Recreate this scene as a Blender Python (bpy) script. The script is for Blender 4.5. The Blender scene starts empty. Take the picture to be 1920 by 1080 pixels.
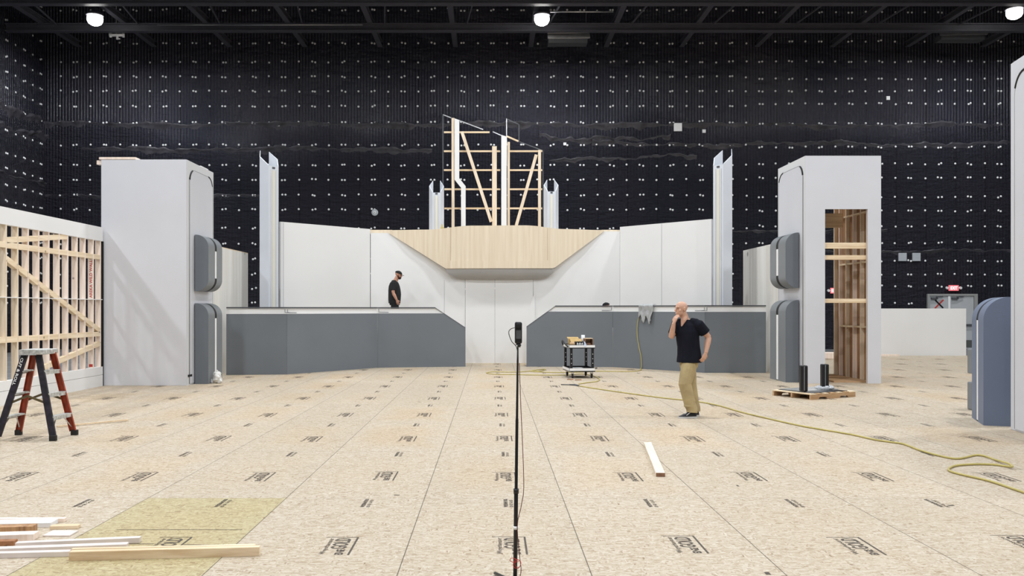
import bpy, bmesh, math, random
from mathutils import Vector, Matrix
random.seed(7)
C = bpy.context.scene.collection
PI = math.pi
# ---------------------------------------------------------------- camera constants (metres, 1920x1080 frame)
F, CX, CY, H = 1590.0, 922.0, 579.0, 1.67
def gp(x, y):
    d = F*H/(y-CY); return Vector(((x-CX)/F*d, d, 0))
def at(x, y, d):
    return Vector(((x-CX)/F*d, d, H+(CY-y)/F*d))
def xa(x, d): return (x-CX)/F*d
def za(y, d): return H+(CY-y)/F*d
def S(r, g, b):
    f = lambda c: (c/255/12.92) if c <= 10 else ((c/255+.055)/1.055)**2.4
    return (f(r), f(g), f(b), 1)
# ---------------------------------------------------------------- materials
MATS = {}
def base_mat(name):
    m = bpy.data.materials.new(name); m.use_nodes = True
    nt = m.node_tree; b = nt.nodes['Principled BSDF']
    MATS[name] = m
    return m, nt, b
def N(nt, t, **kw):
    n = nt.nodes.new(t)
    for k, v in kw.items():
        if k in n.inputs.keys(): n.inputs[k].default_value = v
        else: setattr(n, k, v)
    return n
def math_node(nt, op, a, b=None, c=None):
    n = nt.nodes.new('ShaderNodeMath'); n.operation = op
    for i, v in enumerate((a, b, c)):
        if v is None: continue
        if isinstance(v, (int, float)): n.inputs[i].default_value = v
        else: nt.links.new(v, n.inputs[i])
    return n.outputs[0]
def mix(nt, fac, a, b, blend='MIX'):
    n = nt.nodes.new('ShaderNodeMix'); n.data_type = 'RGBA'; n.blend_type = blend
    for i, v in ((0, fac), (6, a), (7, b)):
        if isinstance(v, (int, float, tuple)): n.inputs[i].default_value = v
        else: nt.links.new(v, n.inputs[i])
    return n.outputs[2]
def noise(nt, vec, scale, detail=4, rough=.55):
    n = N(nt, 'ShaderNodeTexNoise'); n.inputs['Scale'].default_value = scale
    n.inputs['Detail'].default_value = detail; n.inputs['Roughness'].default_value = rough
    if vec is not None: nt.links.new(vec, n.inputs['Vector'])
    return n.outputs['Fac']
def ramp(nt, fac, stops):
    r = nt.nodes.new('ShaderNodeValToRGB'); e = r.color_ramp.elements
    while len(e) < len(stops): e.new(.5)
    for el, (p, c) in zip(e, stops):
        el.position = p; el.color = c if not isinstance(c, (int, float)) else (c, c, c, 1)
    nt.links.new(fac, r.inputs[0]); return r.outputs[0]
def coords(nt, scale=(1, 1, 1), rot=(0, 0, 0), kind='Object'):
    t = nt.nodes.new('ShaderNodeTexCoord'); mp = nt.nodes.new('ShaderNodeMapping')
    mp.inputs['Scale'].default_value = scale; mp.inputs['Rotation'].default_value = rot
    nt.links.new(t.outputs[kind], mp.inputs[0]); return mp.outputs[0]
def world_coords(nt, scale=(1, 1, 1), rot=(0, 0, 0)):
    t = nt.nodes.new('ShaderNodeNewGeometry'); mp = nt.nodes.new('ShaderNodeMapping')
    mp.inputs['Scale'].default_value = scale; mp.inputs['Rotation'].default_value = rot
    nt.links.new(t.outputs['Position'], mp.inputs[0]); return mp.outputs[0]
def bump(nt, b, h, strength=.2, dist=.01):
    bp = nt.nodes.new('ShaderNodeBump'); bp.inputs['Strength'].default_value = strength
    bp.inputs['Distance'].default_value = dist
    nt.links.new(h, bp.inputs['Height']); nt.links.new(bp.outputs[0], b.inputs['Normal'])
def paint(name, col, rough=.55, var=.06, scale=1.2, metal=0, bmp=0.0, spec=.4, bscale=40):
    m, nt, b = base_mat(name)
    v = coords(nt)
    f = noise(nt, v, scale, 5)
    lo = tuple(c*(1-var) for c in col[:3])+(1,); hi = tuple(min(1, c*(1+var)) for c in col[:3])+(1,)
    nt.links.new(ramp(nt, f, [(.3, lo), (.7, hi)]), b.inputs['Base Color'])
    b.inputs['Roughness'].default_value = rough; b.inputs['Metallic'].default_value = metal
    b.inputs['Specular IOR Level'].default_value = spec
    if bmp: bump(nt, b, noise(nt, v, bscale, 3), bmp, .01)
    return m
def wood(name, light, dark, axis='Z', fine=1.0, rough=.6):
    m, nt, b = base_mat(name)
    sc = {'X': (.6, 14, 14), 'Y': (14, .6, 14), 'Z': (14, 14, .6)}[axis]
    v = coords(nt, tuple(s*fine for s in sc))
    f = noise(nt, v, 1.0, 6, .6)
    sc2 = tuple(s*3.1 for s in sc); f2 = noise(nt, coords(nt, sc2), 1.0, 3, .5)
    f3 = math_node(nt, 'ADD', math_node(nt, 'MULTIPLY', f, .7), math_node(nt, 'MULTIPLY', f2, .3))
    col = ramp(nt, f3, [(.32, dark), (.6, light)])
    kn = nt.nodes.new('ShaderNodeTexVoronoi'); kn.inputs['Scale'].default_value = 2.3*fine
    nt.links.new(coords(nt), kn.inputs['Vector'])
    kf = ramp(nt, kn.outputs['Distance'], [(.03, 1), (.07, 0)])
    col = mix(nt, kf, col, tuple(c*.45 for c in dark[:3])+(1,))
    nt.links.new(col, b.inputs['Base Color']); b.inputs['Roughness'].default_value = rough
    b.inputs['Specular IOR Level'].default_value = .25
    bump(nt, b, f3, .12, .004)
    return m
def emis(name, col, strength, basecol=None):
    m, nt, b = base_mat(name)
    b.inputs['Base Color'].default_value = basecol or col
    b.inputs['Emission Color'].default_value = col; b.inputs['Emission Strength'].default_value = strength
    return m
WHITE = paint('white_paint', (.80, .795, .79, 1), .55, .018, .7)
TOWER = paint('tower_paint', (.63, .635, .675, 1), .5, .03, .8)
PANELW = paint('panel_paint', (.67, .675, .69, 1), .5, .02, .9)
PILLAR = paint('pillar_metal_paint', (.66, .69, .75, 1), .38, .03, 1.5)
GREY = paint('slate_paint', (.166, .184, .206, 1), .5, .05, .8)
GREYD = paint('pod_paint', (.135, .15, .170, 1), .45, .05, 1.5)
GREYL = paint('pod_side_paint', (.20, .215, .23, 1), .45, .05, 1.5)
BLUEG = paint('bluegrey_paint', (.155, .19, .275, 1), .5, .03, 1.0)
CAPG = paint('cap_grey', (.085, .09, .1, 1), .5, .05, 3)
BLACK = paint('black_gap', (.008, .008, .009, 1), .6, .05, 3)
BLACKP = paint('black_plastic', (.011, .011, .014, 1), .38, .1, 8)
STEEL = paint('steel', (.55, .55, .56, 1), .32, .12, 6, metal=.85)
ALU = paint('paint_spattered_aluminium', (.50, .50, .48, 1), .5, .4, 22, metal=.35)
BEAM = paint('black_steel', (.085, .085, .105, 1), .5, .1, 3)
CREAM = paint('cream_strip', (.72, .70, .62, 1), .45, .03, 2)
ORANGE = paint('orange_fibreglass', (.30, .045, .018, 1), .45, .3, 12)
LADBLACK = paint('ladder_black', (.022, .018, .028, 1), .5, .5, 14)
RUBBER = paint('rubber', (.02, .018, .018, 1), .8, .2, 9)
HOSE = paint('yellow_hose', (.50, .42, .14, 1), .5, .12, 6)
RED = paint('red_paint', (.50, .05, .04, 1), .5, .1, 9)
REDWIRE = paint('red_wire', (.45, .03, .03, 1), .45, .08, 9)
INK = paint('stamp_ink', (.085, .068, .054, 1), .8, .2, 30)
SKIN = paint('skin', (.60, .35, .25, 1), .5, .08, 9, bmp=.05)
SKIN2 = paint('fair_skin', (.52, .27, .19, 1), .5, .08, 9)
SHIRT = paint('black_shirt', (.0075, .0085, .015, 1), .85, .2, 5, bmp=.5, bscale=11, spec=.15)
SHIRT2 = paint('black_workwear', (.010, .010, .012, 1), .85, .2, 5, bmp=.4, bscale=11)
KHAKI = paint('khaki_cloth', (.43, .335, .175, 1), .85, .14, 7, bmp=.7, bscale=9)
SOLE = paint('shoe_sole', (.62, .61, .60, 1), .6, .05, 9)
SHOE = paint('shoe_upper', (.022, .022, .028, 1), .55, .2, 9)
BEARD = paint('beard', (.05, .016, .008, 1), .9, .3, 60, bmp=.4)
CLOTH = paint('grey_towel', (.42, .43, .435, 1), .9, .12, 12, bmp=.5, bscale=60)
BROW = paint('grey_eyebrow', (.32, .22, .17, 1), .8)
EYE2 = paint('eye_grey', (.22, .17, .15, 1), .3)
EYE = paint('eye', (.05, .04, .035, 1), .2, .02, 1)
PIN = paint('white_pin', (.82, .82, .82, 1), .4, .03, 5)
PLATEW = paint('white_plate', (.86, .86, .86, 1), .5, .03, 5)
PLATEG = paint('grey_plate', (.42, .45, .48, 1), .5, .03, 5)
DOORP = paint('door_paint', (.46, .475, .49, 1), .5, .04, 2)
DOORF = paint('door_frame_paint', (.30, .30, .295, 1), .5, .06, 2)
CONC = paint('concrete', (.20, .205, .21, 1), .6, .25, 1.1, bmp=.1)
CARD = paint('cardboard', (.50, .34, .14, 1), .8, .12, 12)
PAPER = paint('paper', (.74, .75, .78, 1), .7, .04, 12)
COPPER = paint('box_end_wood', (.23, .12, .07, 1), .6, .3, 14)
PINKWD = paint('painted_lath', (.74, .66, .62, 1), .65, .08, 6)
BARK = paint('bark_brown', (.33, .15, .07, 1), .8, .3, 25, bmp=.4)
PINE = wood('pine_z', S(240, 224, 202), S(214, 190, 160), 'Z')
PINEX = wood('pine_x', S(238, 218, 188), S(204, 172, 132), 'X')
PINEY = wood('pine_y', S(242, 224, 196), S(216, 190, 152), 'Y')
PINEP = wood('pine_pale', S(248, 232, 220), S(228, 205, 186), 'Z')
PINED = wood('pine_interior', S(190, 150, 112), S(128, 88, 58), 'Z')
PALLET = wood('pallet_wood', S(206, 172, 134), S(150, 110, 76), 'X')
BIRCH = wood('birch_face', S(228, 226, 221), S(212, 208, 200), 'Z', .35)
# plywood with tall figure
def plywood():
    m, nt, b = base_mat('plywood')
    v = coords(nt, (1.0, 1.0, .16)); dn = noise(nt, v, 1.6, 3)
    w = nt.nodes.new('ShaderNodeTexWave'); w.wave_type = 'RINGS'; w.rings_direction = 'Z'
    w.inputs['Scale'].default_value = 2.0; w.inputs['Distortion'].default_value = 9; w.inputs['Detail'].default_value = 4
    nt.links.new(coords(nt, (1, 1, .13)), w.inputs['Vector'])
    f = noise(nt, coords(nt, (16, 16, .7)), 1, 5)
    g = math_node(nt, 'ADD', math_node(nt, 'MULTIPLY', w.outputs['Fac'], .14), math_node(nt, 'MULTIPLY', f, .86))
    col = ramp(nt, g, [(.2, S(215, 197, 170)), (.7, S(231, 217, 195))])
    nt.links.new(col, b.inputs['Base Color']); b.inputs['Roughness'].default_value = .6
    b.inputs['Specular IOR Level'].default_value = .25
    return m
PLY = plywood()
# black quilted acoustic blanket
def quilt(name, along):
    m, nt, b = base_mat(name)
    g = nt.nodes.new('ShaderNodeNewGeometry'); sp = nt.nodes.new('ShaderNodeSeparateXYZ')
    nt.links.new(g.outputs['Position'], sp.inputs[0])
    u = sp.outputs['X'] if along == 'X' else sp.outputs['Y']; z = sp.outputs['Z']
    cb = nt.nodes.new('ShaderNodeCombineXYZ'); nt.links.new(u, cb.inputs[0]); nt.links.new(z, cb.inputs[1])
    uv = cb.outputs[0]
    def mp(sx, sy):
        k = nt.nodes.new('ShaderNodeMapping'); k.inputs['Scale'].default_value = (sx, sy, 1)
        nt.links.new(uv, k.inputs[0]); return k.outputs[0]
    # fine vertical ribs
    rib = math_node(nt, 'SINE', math_node(nt, 'MULTIPLY', u, 2*PI/.128))
    rib = math_node(nt, 'MULTIPLY', rib, noise(nt, mp(.35, .22), 1.0, 2))
    wr = noise(nt, mp(1.3, 5.2), 1.5, 5, .66)          # horizontal crinkles
    wr2 = noise(nt, mp(.5, 1.1), 1.0, 3, .6)
    # lower blankets are more crumpled than the taut upper ones
    # blanket edges: a dark groove every 1.252 m
    cell = math_node(nt, 'FRACT', math_node(nt, 'DIVIDE', math_node(nt, 'ADD', u, 17.45), 1.252))
    ed = math_node(nt, 'LESS_THAN', math_node(nt, 'ABSOLUTE', math_node(nt, 'SUBTRACT', cell, .5)), .014)
    low = ramp(nt, math_node(nt, 'ADD', math_node(nt, 'MULTIPLY', z, .1), math_node(nt, 'MULTIPLY', math_node(nt, 'SUBTRACT', noise(nt, mp(.12, .3), 1.0, 2), .5), .5)), [(.70, 1), (.95, .12)])
    h = math_node(nt, 'ADD', math_node(nt, 'MULTIPLY', rib, .18), math_node(nt, 'MULTIPLY', math_node(nt, 'MULTIPLY', wr, low), 2.6))
    h = math_node(nt, 'ADD', h, math_node(nt, 'MULTIPLY', wr2, 1.0))
    h = math_node(nt, 'SUBTRACT', h, math_node(nt, 'MULTIPLY', ed, .9))
    bump(nt, b, h, 1.0, .22)
    tint = noise(nt, mp(.2, .12), 1.0, 2)
    col = ramp(nt, tint, [(.3, (.0185, .0205, .035, 1)), (.7, (.027, .0245, .038, 1))])
    st = ramp(nt, math_node(nt, 'MULTIPLY', math_node(nt, 'ADD', math_node(nt, 'SINE', math_node(nt, 'MULTIPLY', u, 2*PI/.128)), 1), .5), [(.1, .62), (.5, 1.08)])  # base colour darkened in the rib grooves, standing in for their shade
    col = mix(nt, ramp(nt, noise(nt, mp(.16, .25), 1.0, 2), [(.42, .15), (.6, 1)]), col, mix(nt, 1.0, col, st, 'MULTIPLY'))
    col = mix(nt, math_node(nt, 'MULTIPLY', ed, .7), col, (.004, .004, .005, 1))
    nt.links.new(col, b.inputs['Base Color'])
    b.inputs['Roughness'].default_value = .30; b.inputs['Specular IOR Level'].default_value = .6
    return m
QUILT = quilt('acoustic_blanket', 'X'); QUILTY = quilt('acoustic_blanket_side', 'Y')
FOLD = paint('lit_blanket_fold', (.050, .048, .056, 1), .36, .5, 3, bmp=1.0, bscale=5)  # paler than the blankets: light caught on the ridges put into the colour
# oriented strand board floor panels, 1.22 x 2.44 m
SX0, SY0, PW, PL = -.593, 7.48, 1.22, 2.44
def osb():
    m, nt, b = base_mat('strand_board')
    g = nt.nodes.new('ShaderNodeNewGeometry'); sp = nt.nodes.new('ShaderNodeSeparateXYZ')
    nt.links.new(g.outputs['Position'], sp.inputs[0])
    cx = math_node(nt, 'DIVIDE', math_node(nt, 'SUBTRACT', sp.outputs['X'], SX0), PW)
    cy = math_node(nt, 'DIVIDE', math_node(nt, 'SUBTRACT', sp.outputs['Y'], SY0), PL)
    ix = math_node(nt, 'FLOOR', cx); iy = math_node(nt, 'FLOOR', cy)
    fx = math_node(nt, 'FRACT', cx); fy = math_node(nt, 'FRACT', cy)
    cb = nt.nodes.new('ShaderNodeCombineXYZ'); nt.links.new(ix, cb.inputs[0]); nt.links.new(iy, cb.inputs[1])
    wn = nt.nodes.new('ShaderNodeTexWhiteNoise'); nt.links.new(cb.outputs[0], wn.inputs['Vector'])
    # strands: layers of elongated random cells lying at different angles
    def cells(scale, rot, seed):
        vo = nt.nodes.new('ShaderNodeTexVoronoi'); vo.inputs['Scale'].default_value = 1; vo.inputs['Randomness'].default_value = 1
        mp_ = nt.nodes.new('ShaderNodeMapping'); mp_.inputs['Scale'].default_value = scale; mp_.inputs['Rotation'].default_value = (0, 0, rot)
        mp_.inputs['Location'].default_value = (seed, seed*1.7, 0)
        nt.links.new(g.outputs['Position'], mp_.inputs[0]); nt.links.new(mp_.outputs[0], vo.inputs['Vector'])
        return vo.outputs['Color']
    ca = cells((20, 78, 1), .95, 3); cb2 = cells((20, 74, 1), -.85, 9); cc2 = cells((78, 22, 1), .2, 17)
    sep = lambda c_: math_node(nt, 'MULTIPLY', c_, 1.0)
    pick = ramp(nt, noise(nt, world_coords(nt), 21, 2), [(.47, 0), (.50, 1)])
    pick2 = ramp(nt, noise(nt, world_coords(nt), 16, 2), [(.55, 0), (.58, 1)])
    st = sep(mix(nt, pick2, mix(nt, pick, ca, cb2), cc2))
    light = ramp(nt, st, [(.0, S(128, 104, 80)), (.12, S(164, 145, 122)), (.38, S(187, 172, 151)), (.75, S(200, 188, 170)), (1, S(212, 203, 189))])
    # sparse dark flecks
    fl = noise(nt, world_coords(nt, (34, 105, 1), (0, 0, .9)), 1, 3, .6)
    light = mix(nt, math_node(nt, 'MULTIPLY', ramp(nt, fl, [(.30, 1), (.36, 0)]), .7), light, S(112, 84, 58))
    fl2 = noise(nt, world_coords(nt, (36, 100, 1), (0, 0, -.8)), 1, 3, .6)
    light = mix(nt, math_node(nt, 'MULTIPLY', ramp(nt, fl2, [(.31, 1), (.37, 0)]), .55), light, S(128, 98, 68))
    # warm resin bloom in the middle of some boards
    dx = math_node(nt, 'ABSOLUTE', math_node(nt, 'SUBTRACT', fx, .5)); dy = math_node(nt, 'ABSOLUTE', math_node(nt, 'SUBTRACT', fy, .5))
    r = math_node(nt, 'MAXIMUM', dx, dy)
    r = math_node(nt, 'ADD', r, math_node(nt, 'MULTIPLY', math_node(nt, 'SUBTRACT', noise(nt, world_coords(nt), 1.7, 4), .5), .5))
    bloom = ramp(nt, r, [(.2, 1), (.46, 0)])
    amt = ramp(nt, wn.outputs['Value'], [(.15, .05), (.9, .6)])
    col = mix(nt, math_node(nt, 'MULTIPLY', bloom, amt), light, mix(nt, 1.0, light, (1.0, .89, .76, 1), 'MULTIPLY'))
    tone = ramp(nt, wn.outputs['Color'], [(0, (.93, .93, .92, 1)), (1, (1, 1, 1, 1))])
    col = mix(nt, 1.0, col, tone, 'MULTIPLY')
    grime = noise(nt, world_coords(nt), .45, 5, .6)
    col = mix(nt, ramp(nt, grime, [(.48, 0), (.72, .32)]), col, mix(nt, 1.0, col, (.90, .87, .82, 1), 'MULTIPLY'))
    # the one greenish sheet near the timber pile
    isx = math_node(nt, 'COMPARE', ix, -2.0, .1); isy = math_node(nt, 'COMPARE', iy, -1.0, .1)
    gm = math_node(nt, 'MULTIPLY', isx, isy)
    col = mix(nt, math_node(nt, 'MULTIPLY', gm, .9), col, mix(nt, 1.0, col, (.86, .86, .62, 1), 'MULTIPLY'))
    # board joints
    ex = math_node(nt, 'MULTIPLY', math_node(nt, 'MINIMUM', fx, math_node(nt, 'SUBTRACT', 1, fx)), PW)
    ey = math_node(nt, 'MULTIPLY', math_node(nt, 'MINIMUM', fy, math_node(nt, 'SUBTRACT', 1, fy)), PL)
    jx = math_node(nt, 'LESS_THAN', ex, .0034)
    jy = math_node(nt, 'MULTIPLY', math_node(nt, 'LESS_THAN', ey, .003), .55)
    j = math_node(nt, 'MAXIMUM', jx, jy)
    col = mix(nt, math_node(nt, 'MULTIPLY', j, .85), col, (.06, .045, .03, 1))
    nt.links.new(col, b.inputs['Base Color']); b.inputs['Roughness'].default_value = .62
    b.inputs['Specular IOR Level'].default_value = .25
    bump(nt, b, math_node(nt, 'SUBTRACT', st, j), .18, .004)
    return m
OSB = osb()
def film():
    m, nt, b = base_mat('clear_film')
    v = coords(nt); f = noise(nt, v, 25, 4)
    nt.links.new(ramp(nt, f, [(.3, (.62, .66, .72, 1)), (.7, (.92, .93, .95, 1))]), b.inputs['Base Color'])
    b.inputs['Roughness'].default_value = .25; b.inputs['Transmission Weight'].default_value = .35
    bump(nt, b, f, .6, .02)
    return m
FILM = film()
LENS = emis('lamp_lens', (1, .98, .93, 1), 12)
EXITR = emis('exit_red', (1, .22, .26, 1), .75, (.6, .1, .1, 1))
EXITW = emis('exit_letters', (1, .85, .85, 1), 1.0)

# ---------------------------------------------------------------- geometry helpers
def wm(o):
    M = o.matrix_basis.copy(); p = o.parent
    while p is not None:
        M = p.matrix_basis @ M; p = p.parent
    return M
def tag(o, label=None, cat=None, group=None, kind=None):
    for k, v in (('label', label), ('category', cat), ('group', group), ('kind', kind)):
        if v: o[k] = v
    return o
def thing(name, label, cat, loc=(0, 0, 0), rotz=0, group=None):
    o = bpy.data.objects.new(name, None); C.objects.link(o)
    o.empty_display_size = .2
    o.location = loc; o.rotation_euler = (0, 0, rotz)
    o.matrix_basis = Matrix.Translation(Vector(loc)) @ Matrix.Rotation(rotz, 4, 'Z')
    return tag(o, label, cat, group)
class MB:
    def __init__(s, M=None): s.bm = bmesh.new(); s.M = M or Matrix()
    def _v(s, p): return s.bm.verts.new(s.M @ Vector(p))
    def box(s, c, size, rot=None):
        c = Vector(c); R = rot or Matrix()
        vs = []
        for dz in (-.5, .5):
            for dx, dy in ((-.5, -.5), (.5, -.5), (.5, .5), (-.5, .5)):
                vs.append(s._v(c + R.to_3x3() @ Vector((dx*size[0], dy*size[1], dz*size[2]))))
        for f in ((3, 2, 1, 0), (4, 5, 6, 7), (0, 1, 5, 4), (1, 2, 6, 5), (2, 3, 7, 6), (3, 0, 4, 7)):
            s.bm.faces.new([vs[i] for i in f])
        return s
    def mm(s, lo, hi):
        lo = Vector(lo); hi = Vector(hi); return s.box((lo+hi)/2, hi-lo)
    def bar(s, a, b, w, h, up=(0, 0, 1)):      # rectangular bar from a to b; w sideways, h along up
        a = Vector(a); b = Vector(b); d = (b-a).normalized(); up = Vector(up)
        sd = d.cross(up)
        if sd.length < 1e-4: sd = d.cross(Vector((0, 1, 0)))
        sd.normalize(); u = sd.cross(d)
        vs = []
        for p in (a, b):
            for i, j in ((-1, -1), (1, -1), (1, 1), (-1, 1)):
                vs.append(s._v(p + sd*i*w/2 + u*j*h/2))
        for f in ((3, 2, 1, 0), (4, 5, 6, 7), (0, 1, 5, 4), (1, 2, 6, 5), (2, 3, 7, 6), (3, 0, 4, 7)):
            s.bm.faces.new([vs[i] for i in f])
        return s
    def prism(s, pts, off, smooth=False):      # planar polygon (3-D points) extruded by off
        off = Vector(off)
        a = [s._v(p) for p in pts]; b = [s._v(Vector(p)+off) for p in pts]
        s.bm.faces.new(a); s.bm.faces.new(list(reversed(b)))
        n = len(pts)
        for i in range(n):
            f = s.bm.faces.new((a[i], b[i], b[(i+1) % n], a[(i+1) % n])); f.smooth = smooth
        return s
    def loft(s, rings, closed=True, caps=True, smooth=True):
        R = [[s._v(p) for p in r] for r in rings]; n = len(R[0])
        for k in range(len(R)-1):
            for i in range(n if closed else n-1):
                f = s.bm.faces.new((R[k][i], R[k][(i+1) % n], R[k+1][(i+1) % n], R[k+1][i])); f.smooth = smooth
        if caps and closed:
            s.bm.faces.new(list(reversed(R[0]))); s.bm.faces.new(R[-1])
        return s
    def tube(s, pts, r, n=10, closed=False, smooth=True):
        pts = [Vector(p) for p in pts]; m = len(pts)
        rr = r if isinstance(r, (list, tuple)) else [r]*m
        rings = []; pu = None
        for i, p in enumerate(pts):
            if closed: d = pts[(i+1) % m]-pts[i-1]
            else: d = pts[min(i+1, m-1)]-pts[max(i-1, 0)]
            if d.length < 1e-9: d = Vector((0, 0, 1))
            d.normalize()
            if pu is None:
                pu = d.orthogonal().normalized()
            else:
                pu = pu - d*pu.dot(d)
                pu = d.orthogonal().normalized() if pu.length < 1e-5 else pu.normalized()
            w = d.cross(pu)
            rings.append([p + (pu*math.cos(2*PI*k/n) + w*math.sin(2*PI*k/n))*rr[i] for k in range(n)])
        if closed: rings.append(rings[0]); return s.loft(rings, True, False, smooth)
        return s.loft(rings, True, True, smooth)
    def cyl(s, a, b, r, n=20): return s.tube([a, b], r, n)
    def ell(s, c, rad, R=None, u=14, v=9):
        c = Vector(c); R = (R or Matrix()).to_3x3(); rings = []
        rings_p = []
        for j in range(1, v):
            t = PI*j/v
            rings_p.append([c + R @ Vector((rad[0]*math.sin(t)*math.cos(2*PI*i/u), rad[1]*math.sin(t)*math.sin(2*PI*i/u), -rad[2]*math.cos(t))) for i in range(u)])
        V = [[s._v(p) for p in r] for r in rings_p]
        lo = s._v(c + R @ Vector((0, 0, -rad[2]))); hi = s._v(c + R @ Vector((0, 0, rad[2])))
        for j in range(len(V)-1):
            for i in range(u):
                s.bm.faces.new((V[j][i], V[j][(i+1) % u], V[j+1][(i+1) % u], V[j+1][i])).smooth = True
        for i in range(u):
            s.bm.faces.new((lo, V[0][(i+1) % u], V[0][i])).smooth = True
            s.bm.faces.new((hi, V[-1][i], V[-1][(i+1) % u])).smooth = True
        return s
    def mesh(s, me, M):                         # append an existing mesh
        vs = [s._v(M @ v.co) for v in me.vertices]
        for p in me.polygons:
            try: s.bm.faces.new([vs[i] for i in p.vertices])
            except ValueError: pass
        return s
    def build(s, name, mat, parent=None, bevel=0, segs=2, origin=None, fix=True):
        if fix: bmesh.ops.recalc_face_normals(s.bm, faces=s.bm.faces[:])
        me = bpy.data.meshes.new(name); o = bpy.data.objects.new(name, me); C.objects.link(o)
        if parent is not None:
            o.parent = parent; s.bm.transform(wm(parent).inverted())
        else:
            xs = [v.co for v in s.bm.verts]
            if origin is None:
                origin = Vector(((min(v.x for v in xs)+max(v.x for v in xs))/2, (min(v.y for v in xs)+max(v.y for v in xs))/2, min(v.z for v in xs)))
            o.location = origin; s.bm.transform(Matrix.Translation(-Vector(origin)))
            o.matrix_basis = Matrix.Translation(Vector(origin))
        s.bm.to_mesh(me); s.bm.free(); me.materials.append(mat)
        if bevel:
            b = o.modifiers.new('bevel', 'BEVEL'); b.width = bevel; b.segments = segs; b.limit_method = 'ANGLE'; b.angle_limit = math.radians(40)
        return o
def structure(o): o['kind'] = 'structure'; return o
def text_mesh(txt, bold=0.0, res=2):
    cu = bpy.data.curves.new('t', 'FONT'); cu.body = txt; cu.size = 1; cu.resolution_u = res; cu.offset = bold
    cu.align_x = 'LEFT'
    o = bpy.data.objects.new('t', cu); C.objects.link(o)
    dg = bpy.context.evaluated_depsgraph_get()
    me = bpy.data.meshes.new_from_object(o.evaluated_get(dg))
    bpy.data.objects.remove(o); bpy.data.curves.remove(cu)
    xs = [v.co.x for v in me.vertices]; ys = [v.co.y for v in me.vertices]
    return me, min(xs), max(xs), min(ys), max(ys)
def put_text(mb, T, org, right, up, w, h):      # text fitted into the rectangle org + right*w + up*h
    me, x0, x1, y0, y1 = T
    right = Vector(right).normalized(); up = Vector(up).normalized(); n = right.cross(up)
    sx = w/(x1-x0); sy = h/(y1-y0)
    M = Matrix(((right.x*sx, up.x*sy, n.x, 0), (right.y*sx, up.y*sy, n.y, 0), (right.z*sx, up.z*sy, n.z, 0), (0, 0, 0, 1)))
    o = Vector(org) - (M.to_3x3() @ Vector((x0, y0, 0)))
    M.translation = o
    mb.mesh(me, M)
def remeshed(mb, name, mat, parent, voxel=.006, smooth=4):
    bmesh.ops.recalc_face_normals(mb.bm, faces=mb.bm.faces[:])
    me = bpy.data.meshes.new('tmp'); mb.bm.to_mesh(me); mb.bm.free()
    o = bpy.data.objects.new('tmp', me); C.objects.link(o)
    r = o.modifiers.new('r', 'REMESH'); r.mode = 'VOXEL'; r.voxel_size = voxel; r.use_smooth_shade = True
    if smooth:
        sm = o.modifiers.new('s', 'SMOOTH'); sm.iterations = smooth; sm.factor = .5
    dg = bpy.context.evaluated_depsgraph_get()
    out = bpy.data.meshes.new_from_object(o.evaluated_get(dg))
    bpy.data.objects.remove(o); bpy.data.meshes.remove(me)
    out.name = name
    out.transform(wm(parent).inverted())
    for p in out.polygons: p.use_smooth = True
    out.materials.clear(); out.materials.append(mat)
    ob = bpy.data.objects.new(name, out); C.objects.link(ob); ob.parent = parent
    return ob
def smooth_path(pts, sub=6):
    pts = [Vector(p) for p in pts]; out = []
    for i in range(len(pts)-1):
        p0 = pts[max(i-1, 0)]; p1 = pts[i]; p2 = pts[i+1]; p3 = pts[min(i+2, len(pts)-1)]
        for k in range(sub):
            t = k/sub
            out.append(.5*((2*p1)+(p2-p0)*t+(2*p0-5*p1+4*p2-p3)*t*t+(3*p1-p0-3*p2+p3)*t**3))
    out.append(pts[-1]); return out

# ================================================================ PEOPLE (first: remeshing is quick in a small scene)
V3 = Vector
def unit(v): return Vector(v).normalized()
def rings_body(specs, left, fwd, n=20):
    out = []
    for c, w, d in specs:
        c = Vector(c)
        out.append([c + left*w*math.cos(2*PI*k/n) + fwd*d*math.sin(2*PI*k/n) for k in range(n)])
    return out
def frame(fwd):
    f = Vector(fwd); z = Vector((0, 0, 1)); f = f.normalized()
    l = z.cross(f).normalized(); u = f.cross(l).normalized()
    return f, l, u
def head(mb, c, fwd):
    f, l, u = frame(fwd); c = Vector(c)
    R = Matrix((l, f, u)).transposed()          # local x=left, y=forward, z=up
    P = lambda x, y, z: c + l*x + f*y + u*z
    mb.ell(P(0, -.012, .028), (.078, .098, .088), R)        # skull
    mb.ell(P(0, .028, -.045), (.062, .066, .072), R)        # face and jaw
    mb.ell(P(0, .062, -.088), (.034, .03, .026), R)         # chin
    mb.ell(P(0, .078, .028), (.055, .014, .012), R)         # brow
    mb.tube([P(0, .088, .02), P(0, .108, -.012), P(0, .116, -.03)], [.009, .013, .015], 8)   # nose
    mb.ell(P(0, .092, -.062), (.026, .012, .007), R); mb.ell(P(0, .090, -.074), (.023, .012, .007), R)  # lips
    for s in (-1, 1):
        mb.ell(P(s*.038, .056, -.022), (.028, .024, .024), R)           # cheek bones
        mb.ell(P(s*.080, -.008, -.008), (.010, .020, .033), R)         # ears
        mb.tube([P(s*.084, .008, .016), P(s*.094, -.012, .024), P(s*.095, -.022, 0), P(s*.084, -.006, -.034)], [.005, .007, .007, .005], 6)
    return P, R
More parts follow.
